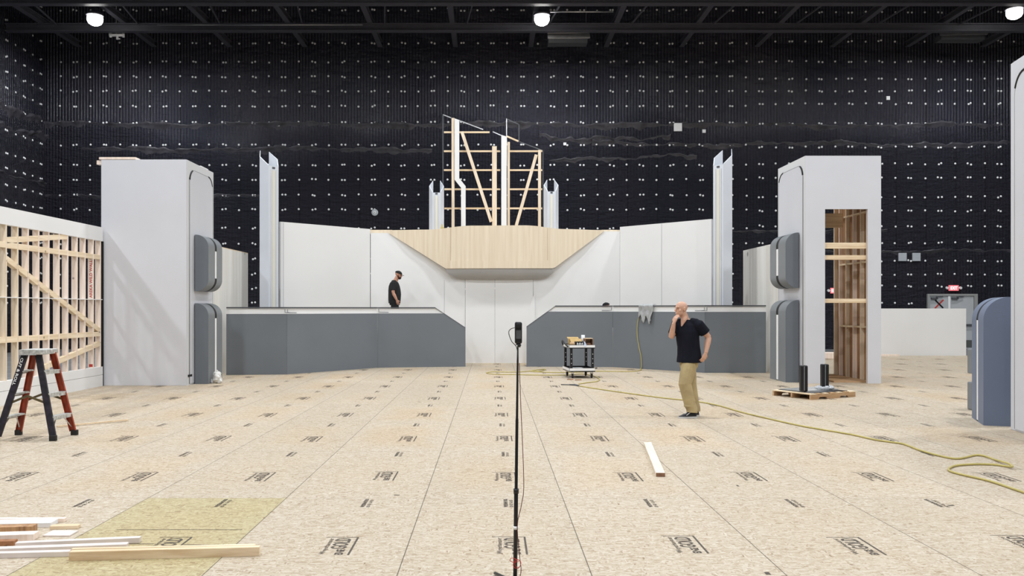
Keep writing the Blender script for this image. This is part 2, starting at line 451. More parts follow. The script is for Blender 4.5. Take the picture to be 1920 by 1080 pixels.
def hand(mb, wrist, direction, palm_n, side, curl=.5, spread=.12, length=.19):
    """palm plus four unequal fingers and a thumb leaving the side of the palm; side=+1: thumb on +(d x n)"""
    d = unit(direction); n = Vector(palm_n); n = (n-d*n.dot(d)).normalized(); t = d.cross(n)*side
    w = Vector(wrist); pl = length*.5
    n_ = 14
    rings = []
    for k, (s, wd, th) in enumerate(((0, .028, .020), (.35, .036, .019), (.75, .042, .017), (1, .040, .014))):
        c = w+d*pl*s
        rings.append([c+t*wd*math.cos(2*PI*i/n_)+n*th*math.sin(2*PI*i/n_) for i in range(n_)])
    mb.loft(rings)
    L = (.082, .092, .086, .066)
    for i in range(4):
        o = (1.5-i)*.0205
        p = w+d*pl*.93+t*o; ln = L[i]*length/.19; a = 0; pts = [p]; dd = d+t*((1.5-i)*spread*.5)
        dd.normalize()
        for seg, fr in enumerate((.45, .32, .23)):
            a += curl*(.75+.25*seg)
            q = pts[-1]+(dd*math.cos(a)+n*math.sin(a))*ln*fr; pts.append(q)
        mb.tube(pts, [.0095, .009, .0083, .0065], 8)
    p = w+d*pl*.25+t*.024
    q = p+(d*.6+t*.75+n*.25).normalized()*.045; r = q+(d*.9+t*.25+n*.35).normalized()*.034; e = r+(d*.95+n*.3).normalized()*.026
    mb.tube([p, q, r, e], [.015, .0125, .0105, .008], 8)
def shoe(parent, heel, fwd, L=.29):
    f = unit(fwd); l = Vector((0, 0, 1)).cross(f); heel = Vector(heel)
    prof = ((0, .032, .075), (.08, .036, .095), (.25, .036, .105), (.45, .040, .085), (.65, .047, .062), (.85, .045, .046), (.97, .030, .034), (1.0, .012, .024))
    up = MB(); rings = []
    for s, w, h in prof:
        c = heel+f*L*s; rings.append([c+l*w*math.cos(a)+V3((0, 0, .022+max(0, math.sin(a))*(h-.022))) for a in [2*PI*k/16 for k in range(16)]])
    up.loft(rings); u = up.build('shoe', SHOE, parent)
    so = MB(); rings = []
    for s, w, h in prof:
        c = heel+f*(L*1.03*s-.006); rings.append([c+l*(w+.006)*math.cos(a)+V3((0, 0, .013+.012*(1 if math.sin(a) > 0 else -1))) for a in [2*PI*(k+.5)/16 for k in range(16)]])
    so.loft(rings, smooth=False); s_ = so.build('sole', SOLE, u); s_['label'] = 'pale grey rubber sole'
    for s in (-1, 1):
        st = MB(); st.tube([heel+f*L*.62+l*s*.043+V3((0, 0, .045)), heel+f*L*.5+l*s*.041+V3((0, 0, .07)), heel+f*L*.36+l*s*.034+V3((0, 0, .09))], [.006, .007, .006], 6)
        k = st.build('side_stripe', SOLE, u); k['label'] = 'pale stripe across the dark shoe'
    return u

# ---- the bald man thinking on the open floor
mp = gp(1290, 782); MO = mp
man = thing('person', 'bald person in black V-neck shirt and khaki trousers walking with hand to chin', 'person', MO)
T = lambda x, y, z: MO+Vector((x, y, z))
bf, bl, bu = frame((-.80, -.60, 0))
b = MB()
hc = T(-.112, -.02, 1.668)
P, Rh = head(b, hc, (-.90, -.42, -.03))
neck0 = T(-.03, .01, 1.47)
b.tube([neck0+V3((0, 0, -.05)), neck0+V3((-.02, 0, .06)), hc+V3((.025, .012, -.05))], [.075, .062, .058], 16)
torso = [(T(.02, 0, .86), .15, .12), (T(.025, 0, .95), .165, .125), (T(.015, 0, 1.06), .155, .125), (T(-.002, 0, 1.2), .17, .128), (T(-.01, 0, 1.32), .18, .122), (T(-.012, 0, 1.42), .17, .095), (T(-.02, .005, 1.48), .11, .075), (T(-.025, .005, 1.51), .06, .06)]
b.loft(rings_body(torso, bl, bf))
RS, RE, RW = T(-.150, .13, 1.435), T(-.262, -.02, 1.232), T(-.243, -.115, 1.452)
LS, LE, LW = T(.125, -.14, 1.435), T(.292, -.10, 1.232), T(.228, -.185, 1.000)
b.tube([RS, RS.lerp(RE, .4), RE], [.058, .052, .043], 14); b.tube([RE, RE.lerp(RW, .3), RE.lerp(RW, .7), RW], [.043, .045, .036, .028], 14)
b.tube([LS, LS.lerp(LE, .4), LE], [.060, .055, .044], 14); b.tube([LE, LE.lerp(LW, .3), LE.lerp(LW, .7), LW], [.044, .047, .038, .029], 14)
hand(b, RW, (.10, -.02, .28), (.75, .35, .15), 1, curl=.55, length=.18)
hand(b, LW, (-.22, .05, -.55), (-.4, .75, .1), 1, curl=.35)
HL, KL, AL = T(.028, -.058, .9), T(-.075, -.12, .52), T(.035, -.10, .09)
HR, KR, AR = T(.005, .07, .9), T(.05, .075, .50), T(.125, .10, .09)
for a, k, e in ((HL, KL, AL), (HR, KR, AR)):
    b.tube([a, a.lerp(k, .5), k], [.088, .078, .058], 14); b.tube([k, k.lerp(e, .3), e], [.058, .056, .038], 14)
# skin showing in the V of the neckline
vc = T(-.022, 0, 1.455)+bf*.082
b.tube([T(-.045, -.008, 1.525), T(-.078, -.04, 1.478), vc+bf*.038+V3((0, 0, -.055))], [.062, .046, .008], 12)
remeshed(b, 'body', SKIN, man, .0055, 3)
for s in (-1, 1):
    e = MB(); e.ell(P(s*.03, .082, .006), (.010, .006, .005), Rh); e.build('eye', EYE2, man)
for s in (-1, 1):
    e = MB(); e.tube([P(s*.012, .098, .026), P(s*.032, .094, .034), P(s*.05, .080, .028)], [.0025, .003, .002], 6); e.build('eyebrow', BROW, man)
sh = MB()
sh.loft(rings_body([(T(.02, 0, .845), .205, .182), (T(.02, 0, .95), .194, .168), (T(.01, 0, 1.08), .182, .158), (T(-.005, 0, 1.2), .19, .155), (T(-.01, 0, 1.32), .196, .142), (T(-.012, .002, 1.42), .182, .112), (T(-.012, .008, 1.47), .135, .092), (T(-.02, .012, 1.505), .088, .074)], bl, bf))
sh.tube([RS+V3((.02, -.02, .005)), RS, RS.lerp(RE, .5), RS.lerp(RE, .72)], [.07, .078, .074, .074], 14)
sh.tube([LS+V3((-.02, .02, .005)), LS, LS.lerp(LE, .45), LS.lerp(LE, .66)], [.072, .082, .084, .086], 14)
sh.tube([RS+V3((.02, -.02, .02)), T(-.05, .07, 1.485)], [.062, .05], 12); sh.tube([LS+V3((-.02, .02, .02)), T(.03, -.055, 1.485)], [.066, .052], 12)
shirt = remeshed(sh, 'shirt', SHIRT, man, .008, 4)
tr = MB()
tr.loft(rings_body([(T(.0, 0, .70), .10, .085), (T(.012, 0, .78), .15, .12), (T(.022, 0, .9), .165, .135), (T(.02, 0, 1.0), .15, .125)], bl, bf))
for a, k, e, h in ((HL, KL, AL, .1), (HR, KR, AR, .1)):
    tr.tube([a+V3((0, 0, .02)), a.lerp(k, .35), a.lerp(k, .75), k, k.lerp(e, .3), k.lerp(e, .7), e+V3((.004, 0, .04)), e+V3((0, 0, -.005))], [.108, .116, .108, .098, .094, .088, .086, .090], 18)
tr.ell(KL.lerp(AL, .78)+V3((-.02, -.01, 0)), (.085, .082, .03)); tr.ell(KL.lerp(AL, .6)+V3((.015, 0, 0)), (.088, .082, .03)); tr.ell(KR.lerp(AR, .75)+V3((.01, 0, 0)), (.084, .08, .03))
tr.ell(KL+V3((.012, 0, .05)), (.098, .096, .04)); tr.ell(KL+V3((.02, 0, -.04)), (.092, .09, .035))
remeshed(tr, 'trousers', KHAKI, man, .008, 4)
shoe(man, T(.10, -.085, 0), (-.93, -.20, 0), .28); shoe(man, T(.185, .11, 0), (-.93, -.25, 0), .28)

# ---- the capped man standing on the walkway
M2 = Vector((xa(740, 25.25), 25.25, 1.0))
man2 = thing('person', 'bearded person in black cap and black shirt standing behind the left grey counter', 'person', M2)
T = lambda x, y, z: M2+Vector((x, y, z))
bf, bl, bu = frame((.95, -.22, 0))
b = MB(); hc = T(.115, 0, 1.685); P, Rh = head(b, hc, (.93, -.12, -.30))
b.tube([T(.0, 0, 1.45), T(.04, 0, 1.54), hc+V3((-.03, 0, -.05))], [.078, .066, .06], 16)
tors = [(T(.0, 0, .84), .16, .13), (T(0, 0, .96), .17, .145), (T(.005, 0, 1.08), .17, .16), (T(0, 0, 1.22), .18, .155), (T(-.01, 0, 1.34), .19, .14), (T(-.01, 0, 1.44), .17, .105), (T(.0, 0, 1.5), .09, .07)]
b.loft(rings_body(tors, bl, bf))
rs, re, rw = T(-.02, -.19, 1.43), T(-.015, -.25, 1.14), T(.09, -.25, .93)
ls, le, lw = T(-.02, .19, 1.43), T(-.06, .25, 1.14), T(-.02, .24, .90)
for s_, e_, w_ in ((rs, re, rw), (ls, le, lw)):
    b.tube([s_, s_.lerp(e_, .5), e_], [.062, .056, .046], 14); b.tube([e_, e_.lerp(w_, .35), w_], [.046, .048, .031], 14)
hand(b, rw, (.2, .0, -.6), (.1, 1, 0), 1, .45); hand(b, lw, (.2, 0, -.6), (.1, -1, 0), -1, .45)
for yy, kx in ((-.09, .06), (.09, -.04)):
    b.tube([T(0, yy, .9), T(kx, yy, .5), T(kx*.6, yy, .09)], [.095, .06, .04], 14)
remeshed(b, 'body', SKIN2, man2, .006, 3)
bd = MB(); bd.ell(P(0, .055, -.082), (.056, .056, .048), Rh)
for s in (-1, 1): bd.tube([P(s*.068, .0, -.02), P(s*.062, .02, -.055), P(s*.04, .06, -.08)], [.014, .022, .024], 8)
bd.tube([P(-.03, .096, -.055), P(0, .104, -.048), P(.03, .096, -.055)], [.008, .010, .008], 8)
remeshed(bd, 'beard', BEARD, man2, .006, 2)
def ball_cap(mb, P, R):
    rings = []
    for k in range(7):
        t = k/6*PI/2*.97
        rings.append([P(.092*math.cos(t)*math.cos(a), -.012+.112*math.cos(t)*math.sin(a), .038+.078*math.sin(t)) for a in [2*PI*i/20 for i in range(20)]])
    mb.loft(rings)
    outl = [P(.076*math.cos(a), .078+.092*math.sin(a), .046-.014*abs(math.cos(a))**2-.018*math.sin(a)) for a in [PI*i/14 for i in range(15)]]
    u_ = R.to_3x3() @ Vector((0, 0, 1))
    mb.prism(outl, u_*-.010)
    mb.ell(P(0, -.012, .118), (.008, .008, .005), R)
cp = MB(); ball_cap(cp, P, Rh); o = cp.build('cap', SHIRT2, man2); o['label'] = 'black baseball cap'
sh = MB()
sh.loft(rings_body([(T(-.005, 0, .83), .19, .175), (T(-.005, 0, .95), .20, .185), (T(0, 0, 1.1), .20, .19), (T(-.005, 0, 1.22), .205, .182), (T(-.012, 0, 1.34), .205, .162), (T(-.012, 0, 1.43), .19, .125), (T(-.01, 0, 1.49), .11, .085), (T(.0, 0, 1.525), .082, .075)], bl, bf))
for s_, e_ in ((rs, re), (ls, le)):
    sh.tube([s_+V3((.0, 0, .01)), s_.lerp(e_, .4), s_.lerp(e_, .75)], [.082, .084, .080], 14)
remeshed(sh, 'shirt', SHIRT2, man2, .009, 4)
tr = MB()
tr.loft(rings_body([(T(0, 0, .78), .17, .15), (T(0, 0, .95), .178, .155)], bl, bf))
for yy, kx in ((-.09, .06), (.09, -.04)):
    tr.tube([T(0, yy, .9), T(kx, yy, .5), T(kx*.7, yy, .07)], [.118, .10, .095], 16)
remeshed(tr, 'trousers', SHIRT2, man2, .010, 3)
for yy, kx in ((-.09, .06), (.09, -.04)): shoe(man2, T(kx*.7-.08, yy, 0), (.97, -.2, 0))

# ---- the crouching man of whom only the cap rises over the right counter
M3 = Vector((xa(1139, 25.3), 25.3, 1.0))
man3 = thing('person', 'crouching person in black cap whose cap just shows over the right grey counter', 'person', M3)
T = lambda x, y, z: M3+Vector((x, y, z))
bf, bl, bu = frame((-.97, -.15, 0))
b = MB(); hc = T(-.05, 0, .743); P, Rh = head(b, hc, (-.96, -.15, -.12))
b.tube([T(.06, 0, .58), hc+V3((.03, 0, -.06))], [.07, .06], 14)
b.loft(rings_body([(T(.16, 0, .12), .16, .14), (T(.14, 0, .3), .165, .13), (T(.1, 0, .46), .18, .125), (T(.07, 0, .56), .16, .09), (T(.05, 0, .62), .08, .06)], bl, bf))
for s in (-1, 1):
    h_, k_, a_ = T(.14, s*.1, .17), T(-.22, s*.15, .38), T(-.02, s*.13, .08)
    b.tube([h_, h_.lerp(k_, .5), k_], [.09, .08, .06], 12); b.tube([k_, k_.lerp(a_, .4), a_], [.06, .055, .04], 12)
    s_, e_, w_ = T(.06, s*.19, .54), T(-.1, s*.24, .42), T(-.27, s*.16, .45)
    b.tube([s_, e_], [.056, .044], 12); b.tube([e_, w_], [.044, .03], 12); hand(b, w_, (-1, -s*.3, -.2), (0, -s, -.3), s, .5)
remeshed(b, 'body', SKIN2, man3, .008, 3)
cp = MB(); ball_cap(cp, P, Rh); o = cp.build('cap', SHIRT2, man3); o['label'] = 'black baseball cap'
sh = MB(); sh.loft(rings_body([(T(.16, 0, .13), .185, .165), (T(.14, 0, .3), .19, .155), (T(.1, 0, .46), .2, .145), (T(.07, 0, .56), .175, .11), (T(.055, 0, .61), .1, .08)], bl, bf))
for s in (-1, 1): sh.tube([T(.06, s*.18, .54), T(-.03, s*.22, .47)], [.072, .068], 12)
remeshed(sh, 'shirt', SHIRT2, man3, .01, 3)
tr = MB()
for s in (-1, 1): tr.tube([T(.15, s*.09, .17), T(-.05, s*.13, .3), T(-.22, s*.15, .38), T(-.16, s*.145, .25), T(-.02, s*.13, .09)], [.12, .105, .085, .085, .07], 14)
remeshed(tr, 'trousers', SHIRT2, man3, .01, 3)
for s in (-1, 1): shoe(man3, T(.06, s*.13, 0), (-1, 0, 0), .27)

# ================================================================ THE SETTING
YB, XL, XR, ZC, YN = 35.6, -18.74, 28.0, 15.2, -12.0
slab = MB().mm((XL-.3, YN-.3, -.33), (XR+.3, YB+.3, -.03)).build('floor_slab', CONC); structure(slab)
fl = MB().mm((-8.62, YN+.1, -.03), (19.6, 30.35, 0)).build('floor', OSB); structure(fl)
# printed stamps on the boards
Tg, Te, Tw = text_mesh('GOLD', .02), text_mesh('EDGE', .03, 1), text_mesh('Weyerhaeuser', .004, 1)
Ts1, Ts2 = text_mesh('WEYERHAEUSER', .03, 1), text_mesh('EDGE GOLD', .01, 1)
ink = MB()
def stamp(x, y):
    z = .0015; r = (0, 1, 0); u = (-1, 0, 0)
    put_text(ink, Tg, (x+.055, y-.075, z), r, u, .27, .115)
    put_text(ink, Te, (x+.055, y-.215, z), r, u, .125, .06)
    put_text(ink, Tw, (x-.062, y-.205, z), r, u, .40, .05)
    ink.box((x+.094, y-.0, z), (.014, .44, .0006)); ink.box((x-.02, y+.222, z), (.24, .006, .0006))
def small_stamp(x, y):
    z = .0015
    put_text(ink, Ts1, (x-.005, y-.15, z), (0, 1, 0), (-1, 0, 0), .30, .035)
    put_text(ink, Ts2, (x+.04, y-.15, z), (0, 1, 0), (-1, 0, 0), .27, .03)
for k in range(-7, 16):
    for j in range(-1, 10):
        x = .15+PW*k; y = 6.0+2.45*j
        if abs(x) > 2.3+y*.64 or x < -8.3: continue
        stamp(x+random.uniform(-.015, .015), y+random.uniform(-.03, .03))
        small_stamp(x+random.uniform(-.015, .015), y+1.29)
# cut lines in the greenish sheet
ink.box((-2.36, 6.41, .0014), (.95, .008, .0006)); ink.box((-1.95, 6.0, .0014), (.46, .010, .0006)); ink.box((-2.6, 6.02, .0014), (.4, .008, .0006))
for bx, by, bw, bd_ in ((2.32, 8.0, .02, .05), (1.74, 5.35, .03, .05), (-.85, 7.6, .05, .02), (6.35, 9.45, .04, .02), (3.9, 7.2, .05, .03), (-1.3, 15.2, .05, .03)):
    ink.box((bx, by, .0014), (bw, bd_, .0006))
o = ink.build('board_stamps', INK, fl, fix=False); o['label'] = 'black ink stamps printed on the floor boards'
# walls with rumpled blanket edges
def add_folds(o, mb):
    mb.build('blanket_fold', FOLD, o)
def ridge(mb, p0, p1, nrm, r, seed, amp=.06, n=None):
    rnd = random.Random(seed); p0 = Vector(p0); p1 = Vector(p1); L = (p1-p0).length; n = n or int(L/.09)
    ph = [rnd.uniform(0, 6.28) for _ in range(5)]; nrm = Vector(nrm); d = (p1-p0).normalized()
    rings = []
    for i in range(n+1):
        t = i/n; s = t*L
        off = amp*(math.sin(s*.7+ph[0])*.8+math.sin(s*1.9+ph[1])*.5+math.sin(s*5.3+ph[2])*.30+math.sin(s*11.7+ph[3])*.2)+rnd.uniform(-.018, .018)
        rr = r*.62*max(.25, .8+.35*math.sin(s*1.3+ph[3])+.3*math.sin(s*3.7+ph[4])+.25*math.sin(s*9.1+ph[0])+rnd.uniform(-.2, .2))
        c = p0+d*s+V3((0, 0, off))
        prof = ((-1.2, 0), (-.7, .25), (-.2, .55), (.25, 1.25), (.55, 1.05), (.75, 0))
        rings.append([c+V3((0, 0, a*rr*1.5))+nrm*(q*rr) for a, q in prof])
    mb.loft(rings, closed=False, smooth=True)
wb = MB().mm((XL-.3, YB, -.03), (XR+.3, YB+.3, ZC))
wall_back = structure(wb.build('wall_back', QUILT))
for z, x0, x1, r, s, a in ((9.42, XL, 8.2, .13, 1, .05), (9.38, 8.0, XR, .10, 2, .06), (8.38, -17.2, -2.5, .12, 3, .05), (8.60, 4.2, XR, .10, 4, .07), (8.02, 2.4, 8.6, .08, 5, .1), (4.95, 4.0, 16.6, .08, 6, .04), (4.1, 12.3, XR, .07, 7, .05), (6.4, XL, -9.5, .05, 8, .05), (8.9, 2.0, 7.5, .11, 9, .14)):
    wb = MB(); ridge(wb, (x0, YB, z), (x1, YB, z), (0, -1, 0), r, s, a); add_folds(wall_back, wb)
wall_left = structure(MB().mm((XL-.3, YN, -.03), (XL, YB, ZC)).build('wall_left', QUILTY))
for z, r, s, a in ((9.45, .16, 11, .09), (8.75, .14, 12, .12), (6.9, .09, 13, .06)):
    wb = MB(); ridge(wb, (XL, 20, z), (XL, YB, z), (1, 0, 0), r, s, a); add_folds(wall_left, wb)
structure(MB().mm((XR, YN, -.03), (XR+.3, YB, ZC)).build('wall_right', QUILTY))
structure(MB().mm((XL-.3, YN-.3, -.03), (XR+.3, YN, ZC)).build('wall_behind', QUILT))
structure(MB().mm((XL-.3, YN-.3, ZC), (XR+.3, YB+.3, ZC+.2)).build('ceiling', BEAM))
# pins
def pin_shape(mb, c, n):
    c = Vector(c); n = Vector(n); a = n.orthogonal().normalized(); b_ = n.cross(a)
    R = []
    for r, h in ((.045, 0), (.045, .012), (.032, .024), (.012, .03)):
        R.append([c+(a*math.cos(2*PI*i/8)+b_*math.sin(2*PI*i/8))*r+n*h for i in range(8)])
    mb.loft(R)
rows = [19, 47, 81, 116, 144, 171, 199, 230, 272, 310, 337, 366, 393, 428, 457, 485, 514, 541, 568]
solo = []; rest = MB(); rp = random.Random(3)
door_x = (xa(1738, YB), xa(1835, YB))
for i, y in enumerate(rows):
    z = za(y, YB)
    for k in range(0, 37):
        for dx, skip in ((-2.9, 0), (2.9, 0), (28.2, 0)):
            px = 85+55.9*k+dx+(7 if y > 300 and px_right(k) else 0) if False else 85+55.9*k+dx
            x = xa(px, YB)+rp.uniform(-.025, .025); zz = z+rp.uniform(-.03, .03)
            if i % 7 == 0 and k % 9 == 4: zz += .05
            if x < XL+.15 or x > XR-.2: continue
            if door_x[0]-.1 < x < door_x[1]+.1 and z < 2.5: continue
            if x > 10.8: zz -= .10*math.sin(i*1.7+1)
            p = (x, YB, zz)
            vis = y in (310, 337, 366, 393) and (535 < px < 795 or 1060 < px < 1325)
            if vis and len(solo) < 100: solo.append(p)
            else: pin_shape(rest, p, (0, -1, 0))
for p in solo:
    m_ = MB(); pin_shape(m_, p, (0, -1, 0)); m_.build('insulation_pin', PIN, wall_back)
o = rest.build('insulation_pins', PIN, wall_back, fix=True); o['kind'] = 'stuff'
solo = []; rest = MB()
for i, y in enumerate(rows):
    z = za(y, YB)
    for k in range(0, 10):
        for dy in (-.055, .055, .62):
            yy = 35.25-k*1.252+dy+rp.uniform(-.02, .02)
            if yy > YB-.05 or yy < 29: continue
            p = (XL, yy, z+rp.uniform(-.03, .03))
            if yy > 32.2 and 100 < y < 400 and len(solo) < 100: solo.append(p)
            else: pin_shape(rest, p, (1, 0, 0))
for p in solo:
    m_ = MB(); pin_shape(m_, p, (1, 0, 0)); m_.build('insulation_pin', PIN, wall_left)
o = rest.build('insulation_pins', PIN, wall_left); o['kind'] = 'stuff'
# roof steel
def ibeam(a, b, h, w):
    m = MB(); a = Vector(a); b = Vector(b)
    m.bar(a+V3((0, 0, h/2)), b+V3((0, 0, h/2)), w, .04); m.bar(a-V3((0, 0, h/2)), b-V3((0, 0, h/2)), w, .04); m.bar(a, b, .03, h)
    return m
ZB = 12.5
for yy, zz, hh in ((30.0, 12.55, .22), (32.7, 12.5, .26)):
    structure(ibeam((XL+.02, yy, zz), (XR-.02, yy, zz), hh, .26).build('ceiling_beam', BEAM))
for k in range(-5, 9):
    x = -1.52+3.16*k
    structure(ibeam((x, 26, ZB+.27), (x, YB-.02, ZB+.27), .2, .2).build('ceiling_joist', BEAM))
    m = MB()
    m.bar((x+.9, 30.0, 12.65), (x+.55, 32.7, 12.62), .05, .05)
    structure(m.build('ceiling_brace', BEAM))
# double exit door
D = YB-.06
dr = MB()
for x0, x1, y0, y1 in ((1738.5, 1742.5, 551, 653.3), (1826, 1832.5, 551, 653.3), (1742.6, 1825.9, 551, 555)):
    dr.mm((xa(x0, D), D-.04, max(za(y1, D), -.03)), (xa(x1, D), YB-.001, za(y0, D)))
fr = structure(dr.build('door_frame', DOORF))
for nm, x0, x1 in (('door_1', 1742.8, 1777.0), ('door_2', 1781.5, 1825.6)):
    d_ = structure(MB().mm((xa(x0, D), D, -.02), (xa(x1, D), YB-.002, za(555.3, D))).build(nm, DOORP, bevel=.006))
    m = MB().mm((xa(x0+3, D), D-.02, .06), (xa(x1-2, D), D-.001, .36)).build('kick_plate', paint('kick_'+nm, (.10, .105, .10, 1), .5), d_)
    MB().mm((xa(x0+4, D), D-.09, za(610.5, D)), (xa(x1-3, D), D-.02, za(607.5, D))).build('push_bar', CAPG, d_, bevel=.01)
    m = MB().mm((xa(x0+2, D), D-.09, za(561, D)), (xa(x0+14, D), D-.001, za(557.5, D)))
    m.bar((xa(x0+10, D), D-.11, za(557.2, D)), (xa(x0+24, D), D-.06, za(556, D)), .03, .03); m.build('door_closer', CAPG, d_)
    if nm == 'door_1':
        m = MB(); m.bar(at(1753, 578, D-.004), at(1769, 562, D-.004), .006, .06, (0, 0, 1)); o = m.build('tape_cross', RED, d_)
        m2 = MB()
        for (a_, c_) in (((1753.5, 562.5), (1768.5, 577.5)),):
            m2.bar(at(a_[0], a_[1], D-.012), at(c_[0], c_[1], D-.012), .006, .06, (0, 0, 1))
        o['label'] = 'red tape stroke'; o2 = m2.build('tape_cross', BLACKP, d_); o2['label'] = 'dark tape stroke crossing the red one'
structure(MB().mm((xa(1777.3, D), D-.03, -.03), (xa(1781.2, D), YB-.003, za(555.3, D))).build('door_mullion', PLATEW))
# exit signs
def exit_sign(px, py, w, label):
    c = at(px, py, YB-.09); t = thing('exit_sign', label, 'sign', c-V3((0, 0, .11)), 0)
    MB().box(c, (w, .07, .23)).build('housing', EXITR, t, bevel=.01)
    m = MB(); put_text(m, text_mesh('EXIT', .03), c+V3((-w*.36, -.038, -.07)), (1, 0, 0), (0, 0, 1), w*.72, .14); o = m.build('lettering', EXITW, t, fix=False)
    for s in (-1, 1):
        m = MB(); m.cyl(c+V3((s*(w/2), 0, .01)), c+V3((s*(w/2+.05), 0, .01)), .02, 10); m.cyl(c+V3((s*(w/2+.08), .03, .01)), c+V3((s*(w/2+.08), -.05, 0)), .055, 14); m.build('emergency_lamp', PLATEW, t)
    return t
exit_sign(1788, 540, .40, 'red lit exit sign above the grey double door on the black wall')
exit_sign(1562, 545, .22, 'small red exit sign seen through the opening of the right white tower')
# wall plates
def plate(px, py, w, h, label, mat=PLATEW, name='wall_plate'):
    c = at(px, py, YB-.03)
    o = MB().box(c, (w, .06, h)).build(name, mat, bevel=.008); return tag(o, label, 'wall plate')
plate(1271, 238.5, .34, .34, 'largest white square plate high on the black wall right of centre')
plate(1320, 246, .14, .14, 'tiny white plate just right of the large white square plate')
plate(1665, 184, .15, .16, 'small white plate high on the black wall above the right tower')
plate(521.5, 234.5, .14, .10, 'small white plate on the wall seam above the left tall pillar')
plate(1059, 270, .12, .12, 'small white plate right of the timber frame top')
plate(1692, 482, .34, .34, 'left one of two grey square plates right of the tower with timber opening', PLATEG)
plate(1718, 482, .34, .34, 'right one of two grey square plates right of the tower with timber opening', PLATEG)
c = at(703, 398.5, YB)
t = thing('alarm_bell', 'round grey alarm bell on the black wall above the left white wing', 'bell', c-V3((0, .06, .14)))
m = MB(); m.cyl(c+V3((0, -.002, 0)), c+V3((0, -.05, 0)), .14, 24); m.build('gong', PLATEG, t, bevel=.01)
m = MB(); m.cyl(c+V3((0, -.05, 0)), c+V3((0, -.08, 0)), .055, 16); o = m.build('boss', PLATEW, t)
m = MB(); m.cyl(c+V3((0, -.08, 0)), c+V3((0, -.095, 0)), .02, 10); m.build('bolt', CAPG, t)

# ---------------------------------------------------------------- high-bay lamps
LIGHT_E = 525
def highbay(loc, label, group=None):
    loc = Vector(loc); t = thing('high_bay_lamp', label, 'ceiling lamp', loc, 0, group)
    m = MB()
    R = lambda r, z: [loc+V3((r*math.cos(2*PI*i/28), r*math.sin(2*PI*i/28), z)) for i in range(28)]
    m.loft([R(.30, -.04), R(.30, .03), R(.24, .07), R(.12, .10), R(.12, .22), R(.05, .25)]); m.build('housing', BEAM, t)
    m = MB(); m.loft([R(.24, -.035), R(.275, -.12), R(.27, -.22), R(.22, -.32), R(.12, -.38), R(.01, -.40)]); m.build('lens', LENS, t)
    m = MB(); m.cyl(loc+V3((0, 0, .24)), loc+V3((0, 0, ZC-loc.z-.005)), .015, 8); m.build('hanger_rod', BEAM, t)
    L = bpy.data.lights.new('lamp_light', 'AREA'); L.shape = 'DISK'; L.size = .7; L.energy = LIGHT_E; L.color = (.935, .972, 1)
    o = bpy.data.objects.new('lamp_light', L); C.objects.link(o); o.parent = t; o.location = (0, 0, -.43)
    return t
highbay(at(178, 37, 31)+V3((0, 0, .18)), 'bright round high-bay lamp at the top left of the hall')
highbay(at(1016, 37, 31)+V3((0, 0, .18)), 'bright round high-bay lamp at the top centre beside a heater')
highbay(at(1902, 25, 31)+V3((0, 0, .18)), 'bright round high-bay lamp at the top right corner')
for yy in (22.5, 13, 3.5, -6):
    for xx in (-15, -6.5, 1.9, 10.5, 19.5):
        highbay((xx, yy, 12.7), 'round high-bay lamp hanging over the floor in front of the set', 'overhead lamps out of frame')
# hanging heaters
def heater(x0, x1, ytop, ybot, d, tilt, label):
    a = at(x0, ytop, d); b_ = at(x1, ytop-tilt, d); t = thing('ceiling_heater', label, 'heater', (a+b_)/2-V3((0, 0, .3)))
    m = MB(); h = (ybot-ytop)/F*d
    m.bar((a+b_)/2-V3(((b_-a).x*.48, 0, .32)), (a+b_)/2-V3((-(b_-a).x*.44, 0, .32)), .5, .22); m.build('body', CAPG, t)
    for i, dz in enumerate((0, -.12, -.22)):
        m = MB(); off = V3((0, -.06*i-.12, dz)); m.bar(a+off, b_+off, .10, .06 if i == 0 else .09); m.build('reflector', STEEL, t, bevel=.01)
    for s in (.08, .92):
        p = a.lerp(b_, s); m = MB(); m.cyl(p, V3((p.x, p.y, ZC-.005)), .012, 6); m.build('hanger_rod', BEAM, t)
heater(1026, 1105, 64, 86, 33.4, 1, 'silver louvred heater hanging under the beam at the top centre')
heater(1757, 1845, 58, 74, 33.6, 2, 'silver louvred heater hanging at the top right beside the corner lamp')
c = at(217, 66, 33)
t = thing('pipe_fitting', 'white pipe tee hanging below the left high-bay lamp', 'pipe', c-V3((0, 0, .16)))
m = MB(); m.cyl(at(205, 66, 33), at(232, 66, 33), .055, 12); m.cyl(at(231.5, 61, 33), at(231.5, 70, 33), .05, 10); m.cyl(at(207, 62, 33), at(207.5, 70, 33), .05, 10); m.cyl(at(220, 66, 33), at(220, 74, 33), .045, 10); m.cyl(at(220, 72, 33), at(225, 73, 33), .03, 8); m.build('pipe', PIN, t)
m = MB(); m.cyl(at(205, 64, 33), at(203, 58, 33), .02, 8); m.cyl(at(218, 65, 33), V3((at(218, 65, 33).x, 33, ZC-.01)), .014, 8); m.build('hanger', STEEL, t)
m = MB(); m.cyl(at(295, 47, 32.4), at(680, 46.5, 32.4), .018, 8); m.build('conduit', STEEL, bpy.data.objects['ceiling_beam.001'])
m = MB(); m.cyl(at(1150, 22, 30.5), at(1032, 22, 30.5), .03, 8); m.build('conduit', STEEL, bpy.data.objects['ceiling_beam'])

